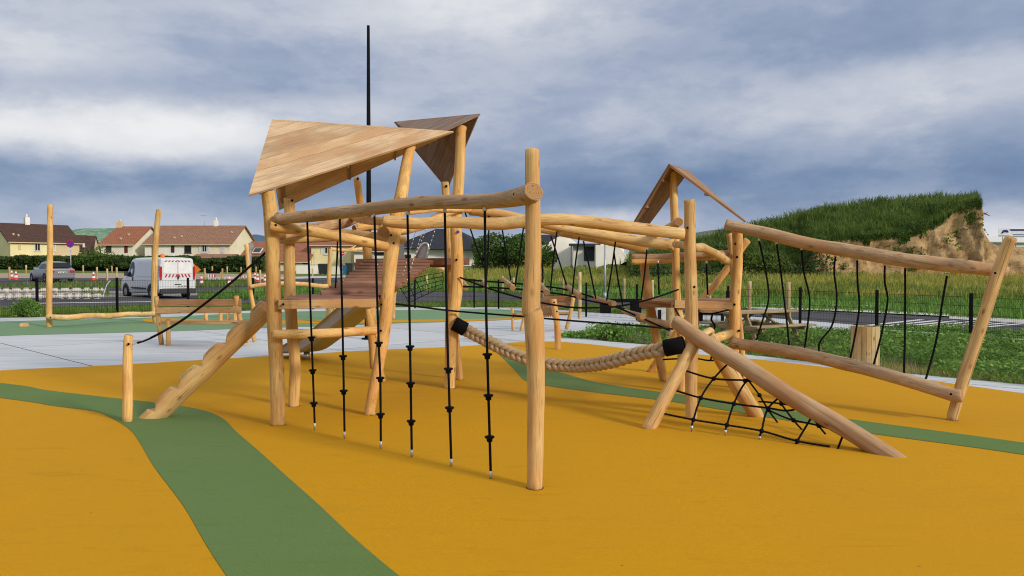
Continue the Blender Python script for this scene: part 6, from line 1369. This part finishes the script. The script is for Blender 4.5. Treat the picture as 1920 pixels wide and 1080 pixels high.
    for pts in [[(858, 522, YF2), (905, 527, YF2 + .1), (960, 531, YF2), (1030, 538, YF2), (1070, 545, YF2), (1120, 560, YF2), (1180, 583, YF2), (1250, 608, YF2)],
                [(868, 537, YF), (940, 540, YF), (1000, 545, YF), (1060, 553, YF), (1100, 563, YF), (1150, 574, YF), (1200, 595, YF), (1256, 620, YR)],
                [(862, 520, YF - .1), (920, 542, YF - .2), (990, 562, YF - .4), (1060, 575, YF - .5), (1110, 577, YF - .5), (1160, 574, YF - .4), (1215, 562, YR - .3), (1272, 543, YR - .05)], [(742, 570, YC + .9), (800, 577, YC + 1.2), (850, 583, YF - .15), (960, 592, YF - .4), (1080, 602, YF - .7), (1200, 611, YR - .6), (1262, 617, YR - .3)],
                [(1263, 572, YR - .1), (1268, 583, YR - .2), (1278, 600, YQ + .4)]]:
        rope([at(*p) for p in pts], T, .0125)
    for (a, b) in [((872, 398), (908, 502)), ((917, 404), (912, 526)), ((938, 408), (958, 525)), ((982, 424), (966, 537)), ((1013, 470), (1018, 530)), ((1044, 434), (1032, 545)), ((1033, 443), (1062, 535)), ((1086, 444), (1073, 552)), ((1094, 452), (1117, 560)), ((1154, 453), (1137, 566)), ((1151, 472), (1168, 575)), ((1213, 468), (1202, 562))]:
        rope([at(a[0], a[1], YF), at((a[0] + b[0]) / 2 + random.uniform(-1.5, 1.5), (a[1] + b[1]) / 2, YF + .05), at(b[0], b[1], YF + .1)], T, .011)
    for x in (1234, 1325): ro = rope([at(x - .5, 492, YS - .05), at(x + 2, 558, YS - .05)], T, .012); [tuple([g := G(), g.tube([at(x + q_, y_, YS - .06), at(x + q_, y_ + 5, YS - .06)], .014, 6), g.build('ferrule', 'alu', ro)]) for q_, y_ in ((-.5, 489), (2, 553))]
    for pts in [[(1382, 578), (1358, 583), (1336, 588), (1322, 588), (1308, 590)], [(1336, 588), (1334, 600), (1340, 610), (1338, 618), (1330, 630)], [(1333, 655), (1334, 668), (1332, 676)], [(1243, 674), (1300, 672), (1332, 676), (1374, 673)]]: rope([at(x, y, YS + .2) for x, y in pts], T, .0125, 'net_rope')
    # chains of the bridge
    for a, b in [((668, 420), (710, 500)), ((782, 424), (754, 520)), ((800, 428), (768, 505)), ((818, 424), (800, 480)), ((790, 440), (762, 530)), ((640, 470), (646, 560))]:
        g = G(); A_, B_ = at(a[0], a[1], YC + 1.0), at(b[0], b[1], YC + 1.1); n_ = int((B_ - A_).length / .05)
        for k in range(n_): g.tube([A_.lerp(B_, (k + .1) / n_), A_.lerp(B_, (k + .8) / n_)], .005, 4)
        g.build('chain', 'alu', T)
    rope([at(633, 445, YB + .3), at(631, 500, YB + .3), at(629, 540, YB + .3)], T, .010)
    # leaning legs, big diagonal log and the climbing net ---------------------------
    g1 = grd(1217, 803); leg1 = [(g1 - V((0, 0, .0)) + (at(1300, 645, 8.15) - g1) * -.03, 13.5 * g1.y / FP), (g1.lerp(at(1300, 645, 8.15), .5), 12 * 8.05 / FP), (at(1301, 645, 8.2), 11 * 8.2 / FP)]
    log('leg', leg1, T, 'postb', .09, 18); g2 = grd(1418, 781); tp = at(1326, 632, YQ - .05)
    log('leg', [(g2 + (tp - g2) * -.03, 13 * g2.y / FP), (g2.lerp(tp, .45), 15 * 8.6 / FP), (tp, 14 * tp.y / FP)], T, 'postb', .09, 18)
    g3 = grd(1658, 852); tp3 = at(1264, 603, YQ - .15); dd = (g3 - tp3).normalized()
    log('diagonal_log', [(g3 + dd * .28, .082), (g3 - dd * .5, .086), (g3.lerp(tp3, .5), .088), (g3.lerp(tp3, .8), .085), (tp3, .075)], T, 'beam', .09, 22); bolt(1278, 618, YQ - .26, T, .016); bolt(1299, 620, YQ - .27, T, .016)
    lowest = g3; NA, NB, NC = g1, at(1301, 645, 8.2), g3
    nn = lambda x, y: pplane(x, y, NA, NB, NC) if True else None
    def front(pts, r=.0100, ends=()): W = [nn(*p) for p in pts]; return rope(W, T, r, 'net_rope', 'rope', 5, 7), W
    V1 = [(1370, 677), (1338, 710), (1314, 746), (1300, 787), (1297, 798)]; V2 = [(1421, 703), (1397, 718), (1376, 757), (1363, 797), (1360, 806)]; V3 = [(1474, 735), (1440, 766), (1428, 808), (1424, 818)]; V4 = [(1528, 772), (1495, 827), (1493, 834)]; V5 = [(1583, 810), (1572, 838), (1568, 848)]
    for vv in (V1, V2, V3, V4, V5):
        ro, W = front(vv); e = W[-1]; gr = V((e.x, e.y, zg(e.x, e.y)))
        g = G(); g.tube([e, e.lerp(gr, .5)], .015, 8); g.build('ferrule', 'alu', ro); g = G(); g.tube([e.lerp(gr, .5), gr - V((0, 0, .01))], .005, 6); g.build('ground_link', 'bolt_rust', ro)
        g = G(); g.tube([W[0], W[0] + (W[0] - W[1]).normalized() * .03], .015, 8); g.build('ferrule', 'alu', ro)
    for hh in ([(1282, 694), (1338, 710), (1397, 713), (1421, 716), (1445, 706)], [(1260, 730), (1314, 746), (1376, 757), (1440, 765), (1475, 770), (1505, 764)], [(1238, 774), (1300, 787), (1363, 797), (1428, 808), (1495, 827), (1556, 837)]): front(hh)
    for x, y in [(1338, 710), (1397, 714), (1314, 746), (1376, 757), (1440, 766), (1300, 787), (1363, 797), (1428, 808), (1495, 827)]:
        c = nn(x, y); g = G(); g.lathe([(.004, -.024), (.019, -.018), (.024, 0), (.019, .018), (.004, .024)], c, 10); g.build('net_clip', 'black', T)
    MA, MB2, MC = g2, tp, g3; bb = lambda x, y: pplane(x, y, MA, MB2, MC)
    for pts in ([(1392, 690), (1403, 712), (1424, 741), (1441, 769), (1458, 792)], [(1415, 716), (1445, 719), (1465, 757), (1488, 788), (1504, 806)], [(1505, 750), (1510, 763), (1535, 798), (1548, 814)], [(1423, 753), (1440, 754), (1465, 757), (1510, 763)], [(1441, 769), (1465, 780), (1488, 788), (1535, 798), (1583, 813)], [(1462, 757), (1474, 735)]):
        rope([bb(*p) for p in pts], T, .0100, 'net_rope', 'rope', 5, 7)
    for x, y in [(1403, 712), (1424, 741), (1441, 769), (1465, 757), (1488, 788), (1535, 798)]:
        c = bb(x, y); g = G(); g.lathe([(.004, -.024), (.019, -.018), (.024, 0), (.019, .018), (.004, .024)], c, 10); g.build('net_clip', 'black', T)
    # slide --------------------------------------------------------------------------
    K = [V(p) for p in cr([tuple(at(*p)) for p in [(775, 500, 11.3), (760, 513, 11.4), (700, 566, 11.9), (640, 617, 12.5), (607, 643, 12.9), (585, 656, 13.2), (560, 658.5, 13.5), (536, 659, 13.8)]], 5)]
    g = G(); prof = [(-.29, .17), (-.27, .18), (-.255, .16), (-.235, .02), (-.19, -.02), (.19, -.02), (.235, .02), (.255, .16), (.27, .18), (.29, .17)]; n = len(prof); k0 = 0; RI = []
    for i, p in enumerate(K):
        t = (K[min(i + 1, len(K) - 1)] - K[max(i - 1, 0)]).normalized(); s = t.cross(V((0, 0, 1))).normalized(); u = s.cross(t); RI.append((p, s, u))
        hs = 1.0 if i < len(K) - 8 else max(.12, 1 - (i - (len(K) - 8)) / 7)
        for a, b in prof: g.v.append(p + s * a + u * (b * hs if b > 0 else b))
    for i in range(len(K) - 1):
        for j in range(n - 1): a = i * n + j; g.f.append((a, a + n, a + n + 1, a + 1)); g.fm.append(0); g.sm.append(False)
    sl_ = g.build('slide', 'slidemetal', T); so_ = sl_.modifiers.new('thickness', 'SOLIDIFY'); so_.thickness = .012
    lg = K[-9]; gl = V((lg.x, lg.y, zg(lg.x, lg.y))); g = G(); g.tube([gl, lg - V((0, 0, .02))], .055, 8); g.build('slide_leg', 'steel', T)
    # tall stainless side hoops at the slide entrance
    Yh = 11.6; out = [(768, 507), (778, 484), (787, 466), (794, 457.5), (801, 458), (803, 466), (799, 484), (792, 507)]
    g = G(); g.poly([at(x, y, Yh) for x, y in out], .012, (0, -1, 0)); s1_ = g.build('slide_side', 'steel', T); g = G(); g.tube([at(x, y, Yh - .01) for x, y in cr(out, 4)], .022, 8); g.build('rim', 'steel', s1_)
    out = [(745, 508), (745, 470), (748, 452), (756, 450), (758, 462), (757, 508)]; g = G(); g.poly([at(x, y, Yh + .1) for x, y in out], .012, (0, -1, 0)); g.build('slide_side', 'steel', T)
    # small blue maker badge on the post
    c = at(858.5, 435, YF - .095); g = G(); g.tube([c, c + V((0, -.006, 0))], .021, 12); g.build('badge', 'sign_blue2', T)
    return T
M['darkbrown'] = flat('dark_split_and_base_shade', (.06, .035, .018), .9)  # colours the log splits and the painted contact shadow at post feet
M['bolt_rust'] = flat('rusty_link', (.22, .11, .05), .8); M['slidemetal'] = flat('satin_steel_slide', (.40, .385, .36), .5, .4, .08, 5, metal=.25)
climbing_frame()
